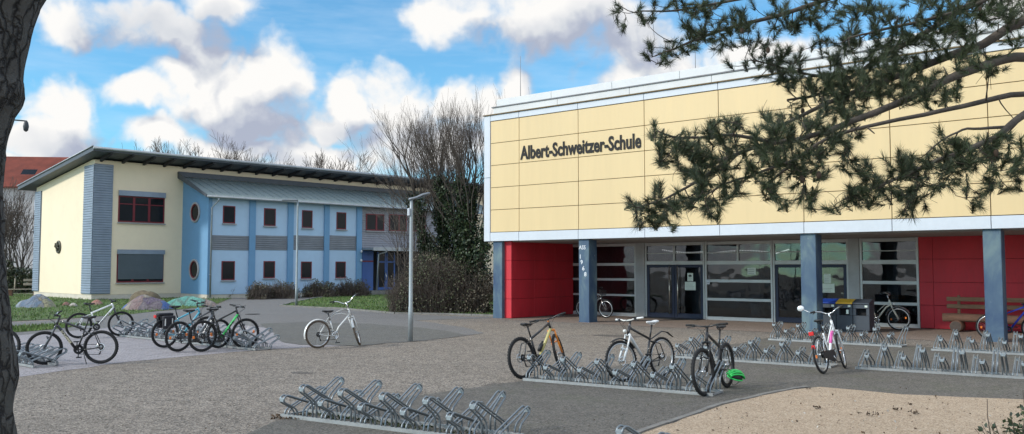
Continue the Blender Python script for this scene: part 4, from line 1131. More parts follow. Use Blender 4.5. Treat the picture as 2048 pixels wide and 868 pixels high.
# ------------------------------------------------------------------ bicycles
M_tyre = pm('tyre_rubber', (.016, .016, .017), .85, 0, .2, 8, .5, 90)
M_tyreb = pm('tyre_brown', (.10, .075, .055), .85, 0, .2, 8, .4, 90)
M_rimb = pm('black_rim', (.02, .02, .022), .4, .3)
M_rims = pm('silver_rim', (.55, .56, .57), .3, .8)
M_spoke = pm('spoke_steel', (.42, .43, .44), .35, .8)
M_chrome = pm('chrome', (.66, .67, .68), .22, .95)
M_drv = pm('drive_parts', (.05, .05, .052), .4, .6)
M_cable = pm('cable', (.012, .012, .012), .6)
M_saddle = pm('black_saddle', (.016, .016, .017), .55, 0, .1, 9)
M_grip = pm('rubber_grip', (.018, .018, .018), .8)
M_wgrip = pm('white_grip', (.75, .75, .74), .6)
M_wsad = pm('white_saddle', (.74, .74, .73), .5)
M_refl = pm('orange_reflector', (.85, .22, .03), .3)
M_redr = pm('red_reflector', (.62, .02, .02), .3)
M_lampw = pm('lamp_white', (.75, .74, .7), .3)
M_pann = pm('pannier_fabric', (.02, .02, .026), .8, 0, .15, 8)
M_mir = pm('mirror_back', (.85, .86, .88), .25, .3)
def paint(name, col, rough=.35, metal=0.0): return pm('paint_' + name, col, rough, metal, .03, 3, 0, 60, .4)
def bike(label, rear, head, frame, R=.345, WB=1.07, steer=0.0, lean=0.0, style='mtb', fork=None, tyre=None, tw=.026, rim=None, bar='flat', bar_mat=None,
         grips=None, saddle=None, text=None, text_mat=None, text_side=-1, fenders=None, rack_=False, pannier=False, bottle=False, kick=False, frame2=None,
         mirror=False, basket=False, headlamp=False, refl=True, barh=0.0, sadh=.0, down_mat=None, lam=False, disc=True, spokerefl=None, rearrefl=False, chaincase=False, lug=None):
    frame2 = frame2 or frame; fork = fork or frame; tyre = tyre or M_tyre; rim = rim or M_rimb
    bar_mat = bar_mat or M_drv; grips = grips or M_grip; saddle = saddle or M_saddle
    t = thing('bicycle', label, 'bicycle', (rear[0], rear[1], rear[2] if len(rear) > 2 else .012), radians(head), 'bicycles in the school yard')
    t.rotation_euler = (radians(lean), 0, radians(head))
    V = Vector
    BB = V((.44, 0, .29)); RA = V((0, 0, R)); FA = V((WB, 0, R))
    ax = V((-.342, 0, .94))
    hb = FA + V((-.045, 0, 0)) + ax * (.47 if style == 'mtb' else .42)
    ht = hb + ax * (.14 if style == 'mtb' else .2)
    if style == 'city': ht = hb + ax * .20
    st_len = .44 if style == 'mtb' else (.46 if style == 'city' else .36)
    sdir = V((-.3, 0, .954)); ST = BB + sdir * st_len
    S = Matrix.Translation(hb) @ Matrix.Rotation(radians(steer), 4, ax) @ Matrix.Translation(-hb)
    # ---- wheels
    def wheel(c, front):
        X = S if front else None
        mb = MB(); mb.tube([c + V((0, -.05, 0)), c + V((0, .05, 0))], .022 if front else .03, 10)
        nsp = 28
        for i in range(nsp):
            a = 2 * pi * i / nsp; b = a + (.55 if i % 4 < 2 else -.55); sy = .028 if i % 2 else -.028
            mb.tube([c + V((cos(b) * .022, sy, sin(b) * .022)), c + V((cos(a) * (R - .055), 0, sin(a) * (R - .055)))], .0011, 3, False, False)
        if X: mb.xf(X)
        w = mb.build('wheel', M_spoke, t)
        mb = MB(); k = 10; prof = []
        for j in range(k):
            q = 2 * pi * j / k; prof.append((tw * cos(q), tw * .95 * sin(q)))
        mb.ring(c, (0, 1, 0), R - tw, prof, 40)
        if style == 'mtb':                              # tread knobs
            for i in range(44):
                a = 2 * pi * i / 44
                for yo in (-.014, .014):
                    a2 = a + (0.07 if yo > 0 else 0); d = V((cos(a2), 0, sin(a2))); tg = V((-sin(a2), 0, cos(a2)))
                    p = c + d * (R - .004) + V((0, yo, 0)); s0 = .008
                    q = [p + tg * s0 + V((0, -s0, 0)), p - tg * s0 + V((0, -s0, 0)), p - tg * s0 + V((0, s0, 0)), p + tg * s0 + V((0, s0, 0))]
                    mb.add(q + [x + d * .004 for x in q], [(4, 5, 6, 7), (0, 1, 5, 4), (1, 2, 6, 5), (2, 3, 7, 6), (3, 0, 4, 7)])
        if X: mb.xf(X)
        mb.build('tyre', tyre, w)
        mb = MB(); mb.ring(c, (0, 1, 0), R - .055, [(-.008, -.011), (.012, -.012), (.012, .012), (-.008, .011)], 40)
        if X: mb.xf(X)
        mb.build('rim', rim, w)
        if disc:
            mb = MB(); mb.ring(c + V((0, .04, 0)), (0, 1, 0), .075, [(-.014, -.001), (.008, -.001), (.008, .001), (-.014, .001)], 20)
            if X: mb.xf(X)
            mb.build('brake_disc', M_chrome, w)
        if spokerefl:
            for a in (.15, pi + .1):
                p = c + V((cos(a) * R * .6, 0, sin(a) * R * .6)); mb = MB(); mb.bbox(p.x - .022, p.x + .022, -.012, .012, p.z - .03, p.z + .03, .005)
                if X: mb.xf(X)
                mb.build('reflector', M_refl, w)
        return w
    wheel(RA, False); wheel(FA, True)
    # ---- frame
    fb = MB(); fb2 = MB(); r1 = .021 if style == 'mtb' else .017
    fb.tube([BB + V((0, -.036, 0)), BB + V((0, .036, 0))], .024, 10)
    fb.tube([hb - ax * .015, ht + ax * .01], .024, 10)
    if style == 'cruiser':
        fb.tube([ht - ax * .03, ht + V((-.16, 0, -.01)), ht + V((-.34, 0, -.075)), ht + V((-.54, 0, -.2)), V((.16, 0, .52)), V((.07, 0, .38)), RA + V((.02, .045, 0))], .018, 8)
        fb.tube([ht - ax * .03, ht + V((-.16, 0, -.01)), ht + V((-.34, 0, -.075)), ht + V((-.54, 0, -.2)), V((.16, 0, .52)), V((.07, 0, .38)), RA + V((.02, -.045, 0))], .018, 8)
        fb.tube([ht - ax * .16, ht + V((-.20, 0, -.10)), ht + V((-.38, 0, -.12)), ht + V((-.56, 0, -.24))], .012, 8)
        fb.tube([ht - ax * .12, ht + V((-.05, 0, -.22)), BB + V((.12, 0, .20)), BB + V((.03, 0, .03))], .021, 8)
        fb.tube([BB, ST + sdir * .02], .017, 8); ST = ST + sdir * .02
    elif style == 'city':
        dt = [ht - ax * .15, ht + V((-.10, 0, -.24)), BB + V((.10, 0, .16)), BB]
        fb.tube(dt, .026, 10)
        if down_mat: fb2.tube([dt[0].lerp(dt[1], .6), dt[1], dt[1].lerp(dt[2], .75)], .028, 10)
        fb.tube([ht - ax * .04, ht + V((-.15, 0, -.18)), BB + V((.02, 0, .26))], .012, 8)
        fb.tube([BB, ST], .017, 8)
    if style == 'mtb':
        (fb2 if down_mat else fb).tube([hb + ax * .02, hb + V((-.06, 0, -.045)), BB + V((.04, 0, .02))], .027, 8)
        fb.tube([ht - ax * .02, ST - sdir * .03], .022, 8)
        fb.tube([BB, ST], .018, 8)
    for s_ in (-1, 1):
        fb.tube([BB + V((-.03, .03 * s_, 0)), V((.18, .058 * s_, .3)), RA + V((0, .066 * s_, 0))], .011, 6)
        if style != 'cruiser':
            fb.tube([ST - sdir * (.06 if style == 'mtb' else .1) + V((0, .012 * s_, 0)), RA + V((.10, .055 * s_, .24)), RA + V((0, .066 * s_, 0))], .0095, 6)
    fr_ = fb.build('frame', frame, t)
    if down_mat: fb2.build('down_tube', down_mat, fr_)
    if text:
        a = BB + V((.04, 0, .02)); b = hb + V((-.06, 0, -.045)); d = (b - a); L = d.length; ang = atan2(d.z, d.x)
        m_ = text_mat or M_wtext
        sz = .062
        for sd_ in (-1, 1):
            if sd_ < 0: o = text_obj(text, sz, m_, fr_, tuple(a + d * .16 + V((sin(ang) * .02, -.0285, -cos(ang) * .02))), (pi / 2, -ang, 0), .001, .0015, L * .7 / (len(text) * sz * .66))
            else: o = text_obj(text, sz, m_, fr_, tuple(b - d * .14 + V((sin(ang) * .02, .0285, -cos(ang) * .02))), (pi / 2, ang, pi), .001, .0015, L * .7 / (len(text) * sz * .66))
    # ---- fork
    mb = MB()
    fw = .06
    for s_ in (-1, 1):
        top = hb - ax * .015 + V((0, fw * s_, 0))
        if style == 'mtb': mb.tube([top + ax * .0 + V((.0, 0, 0)), FA + ax * .20 + V((-.03, fw * s_, 0))], .016, 8)
        mb.tube([(FA + ax * .22 + V((-.03, fw * s_, 0))) if style == 'mtb' else top, (FA + ax * .2 + V((-.028, fw * s_, 0))), FA + V((0, fw * s_, 0))], .021 if style == 'mtb' else [.015, .014, .010], 8)
    mb.tube([hb - ax * .02 + V((0, -fw - .008, 0)), hb - ax * .005, hb - ax * .02 + V((0, fw + .008, 0))], .021, 8)
    mb.tube([hb - ax * .02, ht + ax * .04], .016, 8)
    if style == 'mtb': mb.tube([FA + ax * .2 + V((.0, -fw, .0)), FA + ax * .21 + V((.035, 0, .03)), FA + ax * .2 + V((.0, fw, .0))], .014, 6)
    mb.xf(S); mb.build('fork', fork, t)
    # ---- stem and bars
    hs_ = {'flat': .02, 'riser': .02, 'swept': .10, 'high': .12}[bar] + barh
    stt = ht + ax * (.04 + hs_)
    cpt = stt + V((.075 if bar in ('flat', 'riser') else .04, 0, .01))
    mb = MB(); mb.tube([ht + ax * .01, stt], .016, 8); mb.tube([stt + V((-.01, 0, 0)), cpt], .018, 8); mb.xf(S); mb.build('stem', bar_mat if bar in ('swept', 'high') else M_drv, t)
    def bp(s_):
        if bar == 'flat': return [cpt + V((0, 0, 0)), cpt + V((0, .1 * s_, .005)), cpt + V((-.015, .18 * s_, .025)), cpt + V((-.05, .34 * s_, .03))]
        if bar == 'riser': return [cpt, cpt + V((0, .06 * s_, 0)), cpt + V((-.01, .13 * s_, .04)), cpt + V((-.06, .33 * s_, .05))]
        if bar == 'swept': return [cpt, cpt + V((.03, .06 * s_, .01)), cpt + V((.03, .14 * s_, .06)), cpt + V((-.06, .24 * s_, .09)), cpt + V((-.22, .29 * s_, .08))]
        return [cpt, cpt + V((.0, .08 * s_, .0)), cpt + V((.0, .19 * s_, .085)), cpt + V((-.05, .27 * s_, .11)), cpt + V((-.20, .35 * s_, .10))]
    mb = MB()
    for s_ in (-1, 1): mb.tube(bp(s_), .012, 8)
    hbr = mb.xf(S).build('handlebar', bar_mat, t)
    cb = MB()
    for s_ in (-1, 1):
        b = bp(s_); e = b[-1]; d = (b[-1] - b[-2]).normalized()
        mb = MB(); mb.tube([e - d * .12, e + d * .01], .0175, 8); mb.xf(S).build('grip', grips, hbr)
        mb = MB(); q = e - d * .14; mb.tube([q, q + V((.03, .0, -.02)), q + d * .10 + V((.055, 0, -.035))], .007, 5)
        mb.bbox(q.x - .02, q.x + .03, q.y - .02, q.y + .02, q.z - .03, q.z + .015, .004); mb.xf(S).build('brake_lever', M_drv, hbr)
        cb.tube([q + V((.03, 0, 0)), q + V((.12, -.06 * s_, .02)), cpt + V((.13, .02 * s_, -.06)), ht + V((.08, .025 * s_, -.06)), hb + V((.03, .03 * s_, -.06))], .0035, 4)
    cb.xf(S).build('brake_cable', M_cable, hbr)
    # ---- saddle
    SP = ST + sdir * (.20 + sadh)
    mb = MB(); mb.tube([ST - sdir * .02, SP], .0145, 8); mb.build('seat_post', M_drv if saddle is M_saddle else M_drv, t)
    mb = MB(); sec = [(-.13, .062, .05), (-.10, .078, .058), (-.03, .066, .05), (.05, .03, .036), (.12, .022, .03), (.145, .012, .02)]
    vs = []; n = 10
    for x, w_, h_ in sec:
        for j in range(n):
            a = 2 * pi * j / n; z = sin(a); vs.append(SP + V((x + .0, w_ * cos(a), .035 + (.022 if z > 0 else h_ * .55) * z + (.012 if x < -.05 else 0))))
    fs = [(i * n + j, i * n + (j + 1) % n, (i + 1) * n + (j + 1) % n, (i + 1) * n + j) for i in range(len(sec) - 1) for j in range(n)] + [tuple(range(n - 1, -1, -1)), tuple(range(len(vs) - n, len(vs)))]
    mb.add(vs, fs, True); mb.tube([SP + V((-.09, .03, .02)), SP + V((-.02, .028, -.012)), SP + V((.1, .012, .015))], .005, 5); mb.tube([SP + V((-.09, -.03, .02)), SP + V((-.02, -.028, -.012)), SP + V((.1, -.012, .015))], .005, 5)
    mb.build('saddle', saddle, t)
    # ---- drive
    mb = MB(); y = -.055
    mb.ring(BB + V((0, y, 0)), (0, 1, 0), .085, [(-.018, -.003), (.012, -.003), (.012, .003), (-.018, .003)], 24)
    mb.ring(BB + V((0, y + .008, 0)), (0, 1, 0), .06, [(-.012, -.003), (.008, -.003), (.008, .003), (-.012, .003)], 20)
    ca = radians(200 + 37 * (hash(label) % 5 if 0 else len(label) % 5))
    cd = V((cos(ca), 0, sin(ca)))
    for i in range(4):
        a = ca + i * pi / 2; mb.tube([BB + V((0, y, 0)), BB + V((cos(a) * .075, y, sin(a) * .075))], .009, 5)
    mb.tube([BB + V((0, -.07, 0)), BB + cd * .17 + V((0, -.085, 0))], [.014, .010], 6)
    mb.tube([BB + V((0, .06, 0)), BB - cd * .17 + V((0, .08, 0))], [.014, .010], 6)
    cr = mb.build('crankset', M_drv if style == 'mtb' else M_chrome, t)
    for s_, e in ((-1, BB + cd * .17 + V((0, -.14, 0))), (1, BB - cd * .17 + V((0, .135, 0)))):
        mb = MB(); mb.bbox(e.x - .045, e.x + .045, e.y - .045, e.y + .045, e.z - .011, e.z + .011, .006); mb.build('pedal', M_black, cr)
    mb = MB()
    for i, r in enumerate((.062, .052, .043, .034, .026)): mb.disc(RA + V((0, -.03 - i * .005, 0)), (0, 1, 0), r, .003, 16)
    dr_ = RA + V((.015, -.055, -.085))
    mb.disc(dr_ + V((0, 0, .03)), (0, 1, 0), .02, .006, 8); mb.disc(dr_ + V((.02, 0, -.05)), (0, 1, 0), .02, .006, 8); mb.tube([RA + V((0, -.055, 0)), dr_, dr_ + V((.02, 0, -.05))], .011, 5)
    mb.build('rear_gears', M_drv, t)
    mb = MB(); y = -.05
    mb.tube([BB + V((0, y, .094)), RA + V((0, y, .045))], .006, 4); mb.tube([BB + V((0, y, -.094)), dr_ + V((.02, .005, -.07)), dr_ + V((.0, .005, .0)), RA + V((-.02, y, -.03))], .006, 4)
    mb.build('chain', M_drv, t)
    if chaincase:
        mb = MB(); n = 14; ps = [(BB.x + .115 * cos(a), BB.z + .115 * sin(a)) for a in [pi * (.5 - i / 10 * 1) for i in range(11)]] + [(RA.x + .06 * cos(a), RA.z + .06 * sin(a)) for a in [pi * (1.5 - i / 8) for i in range(9)]]
        mb.prism(ps, -.078, -.066); mb.build('chain_case', M_black, t)
    # ---- extras
    if fenders:
        mb = MB(); fp = [(.0, -.032), (.018, -.02), (.023, 0), (.018, .02), (.0, .032), (.006, .03), (.015, 0), (.006, -.03)]
        if style == 'mtb':
            mb.tube([ST - sdir * .06 + V((-.03, 0, .02)), V((-.02, 0, R * 2 + .10)), V((-.18, 0, R * 2 + .075)), V((-.34, 0, R * 2 - .02))], [.018, .032, .032, .018], 8, True, True, .3)
            mb.build('mudguard', fenders, t)
        else:
            mb.ring(RA, (0, 1, 0), R + .012, fp, 24, radians(35), radians(195)); mb.build('mudguard', fenders, t)
        mb = MB(); fpr = fp
        if style == 'mtb':
            mb.ring(FA, (0, 1, 0), R + .02, fpr, 14, radians(60), radians(150))
        else: mb.ring(FA, (0, 1, 0), R + .012, fpr, 22, radians(30), radians(165))
        mb.xf(S).build('mudguard', fenders, t)
    if rack_:
        mb = MB(); zr = R * 2 + .06
        for s_ in (-1, 1):
            mb.tube([V((.20, .05 * s_, zr)), V((-.25, .06 * s_, zr))], .006, 5); mb.tube([RA + V((0, .075 * s_, 0)), V((-.06, .07 * s_, zr))], .006, 5); mb.tube([RA + V((0, .075 * s_, 0)), V((-.18, .07 * s_, zr))], .006, 5)
        for x in (-.25, -.1, .05, .2): mb.tube([V((x, -.06, zr)), V((x, .06, zr))], .006, 5)
        mb.build('luggage_rack', M_drv, t)
        mb = MB(); mb.bbox(-.29, -.26, -.045, .045, zr - .04, zr + .03, .006); mb.build('tail_light', M_redr, t)
    if pannier:
        zr = R * 2 + .06
        for s_ in (-1, 1):
            mb = MB(); mb.bbox(-.15, .14, .08 * s_ - .0 if s_ > 0 else -.20, .20 if s_ > 0 else -.08, zr - .30, zr - .01, .04); mb.bbox(-.16, .15, (.075 if s_ > 0 else -.207), (.207 if s_ > 0 else -.075), zr - .10, zr + .01, .02)
            pn = mb.build('pannier', M_pann, t)
            mb = MB()
            for x in (-.12, .06): mb.bbox(x - .012, x + .012, .208 * s_ - .004, .208 * s_ + .004, zr - .22, zr - .05, .001)
            mb.build('buckle', M_lampw, pn)
        mb = MB(); mb.bbox(-.22, .17, -.075, .075, zr + .01, zr + .07, .02); mb.build('rack_bag', M_pann, t)
    if rearrefl:
        mb = MB(); mb.bbox(-.30 if rack_ else -R * .9, -.27 if rack_ else -R * .86, -.03, .03, R * 1.35, R * 1.35 + .07, .005); mb.build('reflector', M_redr, t)
    if bottle:
        a = BB + V((.04, 0, .02)); b = hb + V((-.06, 0, -.045)); d = (b - a).normalized(); nrm = V((-d.z, 0, d.x))
        mb = MB(); mb.tube([a + d * .13 + nrm * .07, a + d * .27 + nrm * .07, a + d * .29 + nrm * .07, a + d * .33 + nrm * .07], [.036, .036, .02, .02], 10); mb.build('bottle', M_black, t)
    if kick:
        mb = MB(); mb.tube([BB + V((-.10, .03, -.0)), V((.22, .15, .012))], .009, 6); mb.build('kickstand', M_drv, t)
    if mirror:
        b = bp(1); e = b[-1]; mb = MB(); mb.tube([e, e + V((.02, .05, .03)), e + V((.03, .14, .10))], .005, 5); q = e + V((.03, .17, .12))
        mb.ell((q.x, q.y, q.z), (.02, .065, .055), 12, 8); mb.xf(S).build('mirror', M_mir, hbr)
    if headlamp:
        q = hb + V((.07, 0, .06)); mb = MB(); mb.ell((q.x, q.y, q.z), (.034, .03, .03), 10, 6); mb.xf(S).build('headlamp', M_lampw, t)
    if lam:
        q = hb + V((-.02, 0, .0)); mb = MB(); mb.bbox(q.x + .05, q.x + .075, -.03, .03, q.z - .02, q.z + .05, .005); mb.xf(S).build('reflector', M_refl, t)
    if basket:
        q = cpt + V((.14, 0, -.12)); mb = MB()
        n = 14
        for j, (zz, rr_) in enumerate(((-.14, .10), (-.05, .12), (.03, .13), (.10, .145))): mb.torus(q + V((0, 0, zz)), (0, 0, 1), rr_, .006, 16, 4)
        for i in range(n):
            a = 2 * pi * i / n; mb.tube([q + V((.10 * cos(a), .10 * sin(a), -.14)), q + V((.145 * cos(a), .145 * sin(a), .10))], .004, 4)
        mb.disc(q + V((0, 0, -.13)), (0, 0, 1), .10, .008, 14); mb.xf(S).build('basket', M_black, t)
    return t
K = paint
blk = K('black', (.018, .018, .020)); wht = K('white', (.78, .79, .79)); slv = K('silver', (.66, .66, .64), .45, .25); teal = K('teal', (.09, .42, .55)); ora = K('orange', (.85, .25, .02))
lime = K('yellow_green', (.55, .47, .17)); gry = K('dark_grey', (.07, .075, .085)); grn = K('green_decal', (.06, .62, .14), .5); blu = K('blue', (.03, .06, .52)); pnk = K('pink_decal', (.82, .12, .45), .5)
cream = K('pale_gold', (.62, .60, .50)); beige = K('beige_decal', (.62, .56, .40), .5)
PV = .010
bike('dark mountain bicycle with pale lettering on a kickstand beside the left rack', G(201, 728.5), 190, blk, .335, 1.06, 12, 0, 'mtb', fork=gry, text='SCRAPPER', text_mat=beige, kick=True, bar='riser', bar_mat=M_chrome, rim=M_rimb)
bike('bicycle mostly hidden behind the left tree trunk, its front wheel showing', G(-105, 727), 5, gry, .345, 1.07, 0, 0)
bike('white mountain bicycle with dark lettering in the rack by the lawn', G(157, 677.5), 42, wht, .35, 1.10, -6, 0, 'mtb', fork=blk, text='GHOST', text_mat=M_sign, tyre=M_tyre)
bike('turquoise bicycle with black panniers on the left paving', G(329, 696.5), 51, teal, .355, 1.1, -4, 2, 'mtb', fork=blk, pannier=True, rack_=True, fenders=None, spokerefl=True, bar='riser', barh=.06, sadh=.05)
bike('grey mountain bicycle between the turquoise and the green lettered one', G(356, 704.5), 54, gry, .35, 1.08, 3, 2, 'mtb', fork=blk, spokerefl=True, down_mat=K('steel_grey', (.22, .23, .25), .35, .4))
bike('black mountain bicycle with green lettering on its down tube', G(404, 704.5), 48, blk, .36, 1.10, -4, 1, 'mtb', fork=blk, text='CUBE', text_mat=blk, down_mat=grn, spokerefl=True, sadh=.03)
bike('silver cruiser bicycle with curved frame standing alone on the yard', G(636, 698), 40, slv, .335, 1.08, 56, -2, 'cruiser', fork=slv, tyre=M_tyreb, tw=.027, rim=M_rims, bar='high', bar_mat=M_chrome, fenders=slv, disc=False, kick=True)
bike('black and yellow mountain bicycle with orange fork leaning left in the middle rack', G(1047, 759.5), 50, blk, .365, 1.12, 26, -7, 'mtb', fork=ora, down_mat=lime, bottle=True, barh=.0, bar='flat', sadh=.0)
bike('white and black bicycle with white saddle and white grips in the middle rack', G(1326, 754.5), 222, blk, .35, 1.10, -8, 3, 'mtb', fork=wht, down_mat=wht, grips=M_wgrip, saddle=M_wsad, fenders=M_black, bar_mat=M_lampw, rim=M_rims, tw=.022, headlamp=True, sadh=.04, barh=.04)
bike('black mountain bicycle with a green helmet hung by its rear wheel', G(1455, 776), 238, blk, .36, 1.10, -7, 2, 'mtb', fork=blk, text='GHOST', text_mat=M_lampw, sadh=.05, barh=.03, tw=.029)
bike('white and pink city bicycle with a round mirror and a rear rack', G(1648, 749), 50, wht, .345, 1.08, 14, -9, 'city', fork=wht, rim=M_rims, tw=.021, fenders=None, rack_=True, mirror=True, bar='swept', bar_mat=M_chrome, spokerefl=True, rearrefl=True, disc=False, chaincase=True, down_mat=pnk)
hd = math.degrees(RZ)
p = FW(gx(1212) - 1.07 + 0, GY - .55); 
q = G(1212, 636.5)
ex, ey = FE
bike('dark city bicycle with a front basket behind the lettered column', (q[0] - ex * 1.07, q[1] - ey * 1.07, .012), hd, gry, .345, 1.07, -4, 0, 'city', fork=M_chrome, rim=M_rims, tw=.02, bar='swept', basket=True, disc=False, fenders=M_black)
q = G(1798, 661.5)
bike('pale city bicycle leaning beside the waste bins at the glazing', (q[0] - ex * 1.08, q[1] - ey * 1.08, .012), hd, cream, .355, 1.08, 3, 3, 'city', fork=cream, rim=M_rims, tw=.02, bar='swept', bar_mat=M_chrome, spokerefl=True, disc=False, fenders=M_chrome, headlamp=True)
q = FW(fx(1981, 680, .82)[0], .82)
bike('blue bicycle half hidden behind the right column by the log bench', (q[0], q[1], .012), hd + 4, blu, .345, 1.06, -5, 2, 'mtb', fork=blu, rim=M_rims, tw=.022, spokerefl=True, fenders=None)
# helmet hung low behind the black bicycle
hp = G(1464, 776); 
M_hgreen = pm('helmet_green', (.03, .62, .12), .35, 0, .05, 4, 0, 60, .4)
ht_ = thing('helmet', 'green and black bicycle helmet hanging low behind the black mountain bicycle', 'helmet', (hp[0] + .06, hp[1] + .02, .17), radians(25))
ht_.scale = (.86, .86, .86); ht_.rotation_euler = (radians(20), radians(10), radians(25))
mb = MB()
mb.ell((0, 0, 0), (.15, .11, .115), 18, 8, 0, -.15); mb.build('shell', M_black, ht_)
mb = MB()
for k in range(-2, 3):
    a = k * .42; pts = []
    for i in range(9):
        w = pi * (i / 8); pts.append((.16 * cos(w), .118 * sin(a) * sin(w * .5 + .8), .02 + .122 * sin(w) * cos(a)))
    mb.tube(pts, .017, 6)
mb.ring((0, 0, -.005), (0, 0, 1), .0, [(0, 0), (0, .001), (.001, 0)], 4)
pts = [(.156 * cos(w), .117 * sin(w), -.01) for w in [2 * pi * i / 20 for i in range(21)]]
mb.tube(pts, .015, 6); mb.build('shell_rib', M_hgreen, ht_)
mb = MB(); mb.tube([(.05, -.1, -.01), (.02, -.06, -.12), (0, 0, -.16), (.02, .06, -.12), (.05, .1, -.01)], .006, 5); mb.build('strap', M_cable, ht_)
# ------------------------------------------------------------------ vegetation
def bark_mat():
    m, nt, b = new_mat('fissured_bark')
    oc = nd(nt, 'ShaderNodeTexCoord').outputs['Object']
    v = nd(nt, 'ShaderNodeTexVoronoi', {'Vector': nd(nt, 'ShaderNodeVectorMath', {0: vscale(nt, oc, (1, 1, .32)), 1: nd(nt, 'ShaderNodeVectorMath', {0: nd(nt, 'ShaderNodeTexNoise', {'Vector': oc, 'Scale': 9.0, 'Detail': 4.0}).outputs['Color'], 'Scale': .09}, operation='SCALE').outputs[0]}, operation='ADD').outputs[0], 'Scale': 22.0}, feature='DISTANCE_TO_EDGE').outputs['Distance']
    n = noise_f(nt, oc, 14, 7, .7)
    h = mth(nt, 'ADD', nd(nt, 'ShaderNodeMapRange', {'Value': v, 'From Max': .16}).outputs[0], mth(nt, 'MULTIPLY', n, .9))
    c = ramp(nt, h, [(.35, (.009, .008, .008)), (.75, (.036, .033, .031)), (1.0, (.08, .076, .07))])
    li = noise_f(nt, oc, 2.2, 6, .7)
    c = mixc(nt, nd(nt, 'ShaderNodeMapRange', {'Value': li, 'From Min': .56, 'From Max': .7, 'To Max': .6}).outputs[0], c, (.075, .078, .058))
    nt.links.new(c, b.inputs['Base Color']); b.inputs['Roughness'].default_value = .95
    nt.links.new(nd(nt, 'ShaderNodeBump', {'Height': h, 'Strength': .9, 'Distance': .025}).outputs[0], b.inputs['Normal'])
    return m
M_bark = bark_mat(); _unused = pm('dark_bark', (.050, .046, .044), .95, 0, .34, 5, 1.0, 30, 0, .3)
M_barkg = pm('grey_brown_bark', (.085, .07, .055), .9, 0, .25, 4, .5, 25)
M_twig = pm('fine_twig', (.105, .082, .066), .9, 0, .2, 4)
M_pbark = pm('pine_bark', (.085, .068, .054), .95, 0, .3, 6, .8, 40)
M_ptwig = pm('pine_twig', (.05, .038, .028), .9, 0, .2, 8)
M_ned = pm('pine_needle', (.036, .052, .022), .6, 0, .35, .9)
M_ned2 = pm('pine_needle_pale', (.075, .10, .04), .6, 0, .3, .9)
M_ivy = pm('ivy_leaf', (.022, .042, .016), .5, 0, .4, .9)
M_ivy2 = pm('ivy_leaf_pale', (.06, .085, .03), .5, 0, .35, .9)
M_hleaf = pm('hedge_leaf', (.085, .092, .045), .7, 0, .4, .8)
M_hbrown = pm('hedge_brown_leaf', (.135, .112, .078), .8, 0, .35, .8)
def rv(s=1.0): return Vector((U(-s, s), U(-s, s), U(-s, s)))
def perp(d):
    a = d.cross(rv()); 
    return a.normalized() if a.length > 1e-4 else Vector((1, 0, 0))
def branch(mb, p, d, L, r, depth, mbf=None, spread=.55, up=.18, kids_=3, seg=4, shrink=.66, rmin=.004):
    """a limb that bends, tapers and forks"""
    pts = [p.copy()]; rs = [r]; q = p.copy(); dd = d.normalized()
    for i in range(seg):
        dd = (dd + rv(.16) + Vector((0, 0, up * .4))).normalized()
        q = q + dd * (L / seg); pts.append(q.copy()); rs.append(max(rmin, r * (1 - .45 * (i + 1) / seg)))
    tgt = mbf if (mbf and depth <= 1) else mb
    tgt.tube(pts, rs, 6 if r > .05 else (4 if r > .012 else 3), False, True)
    if depth <= 0: return
    for k in range(kids_ + (1 if depth > 2 and U(0, 1) < .5 else 0)):
        t = U(.35, 1.0) if k else 1.0
        i = min(seg - 1, int(t * seg)); f = t * seg - i
        s = pts[i].lerp(pts[i + 1], f) if i < seg else pts[-1]
        base = (pts[min(i + 1, seg)] - pts[max(0, i)]).normalized()
        sp_ = spread * U(.6, 1.2) * (.5 if k == 0 else 1)
        nd_ = (base + perp(base) * sp_ + Vector((0, 0, up))).normalized()
        branch(mb, s, nd_, L * shrink * U(.75, 1.15), max(rmin, rs[i] * .66), depth - 1, mbf, spread, up, kids_, seg, shrink, rmin)
# ---- foreground trunk at the left edge
Tm = MB(); yT = 3.1
prof = [(-60, 120), (0, 85), (40, 70), (80, 60), (120, 51), (150, 45), (165, 47), (185, 47), (205, 39), (225, 28), (260, 21), (300, 16), (340, 14), (450, 14), (560, 15), (600, 19), (680, 22), (720, 31), (760, 34), (800, 29), (868, 32), (1000, 40), (1200, 52)]
pts = []; rad = []
n = 26; vs = []; fs = []
rows = []
for i, (v, u) in enumerate(prof):
    e = D(u - 2, v, yT); rr = .24 + (.04 if v > 700 else 0) + (.06 if v < 60 else 0) + max(0, (v - 900)) * .0004
    cx_ = e.x - rr
    for _ in range(12):                      # centre whose outline passes through the measured edge
        te = atan2(cx_, yT) + math.asin(rr / hypot(cx_, yT)); cx_ += (math.atan2(e.x, yT) - te) * yT
    rows.append((cx_, e.z, rr))
fine = []
for (a, b) in zip(rows, rows[1:]):
    for k in range(7): fine.append(tuple(a[j] + (b[j] - a[j]) * k / 7 for j in range(3)))
fine.append(rows[-1])
m_ = len(fine); n = 64
for (cx, cz, rr) in fine:
    for j in range(n):
        w = 2 * pi * j / n; c_, s_ = cos(w), sin(w)
        dsp = (noise.noise(Vector((c_ * 2.5, s_ * 2.5, cz * 2.2))) * .016 + noise.noise(Vector((c_ * 9, s_ * 9, cz * 5))) * .018 + abs(noise.noise(Vector((c_ * 16, s_ * 16, cz * 6)))) * -.016)
        vs.append((cx + (rr + dsp) * c_, yT + (rr + dsp) * s_, cz))
fs = [(i * n + j, (i + 1) * n + j, (i + 1) * n + (j + 1) % n, i * n + (j + 1) % n) for i in range(m_ - 1) for j in range(n)]
Tm.add(vs, fs, True)
tr = thing('tree', 'dark bare tree trunk close by at the left edge of the yard', 'tree', (0, 0, 0))
Tm.build('trunk', M_bark, tr)
cm = MB(); cf = MB()
top = Vector((fine[0][0], yT, fine[0][1]))
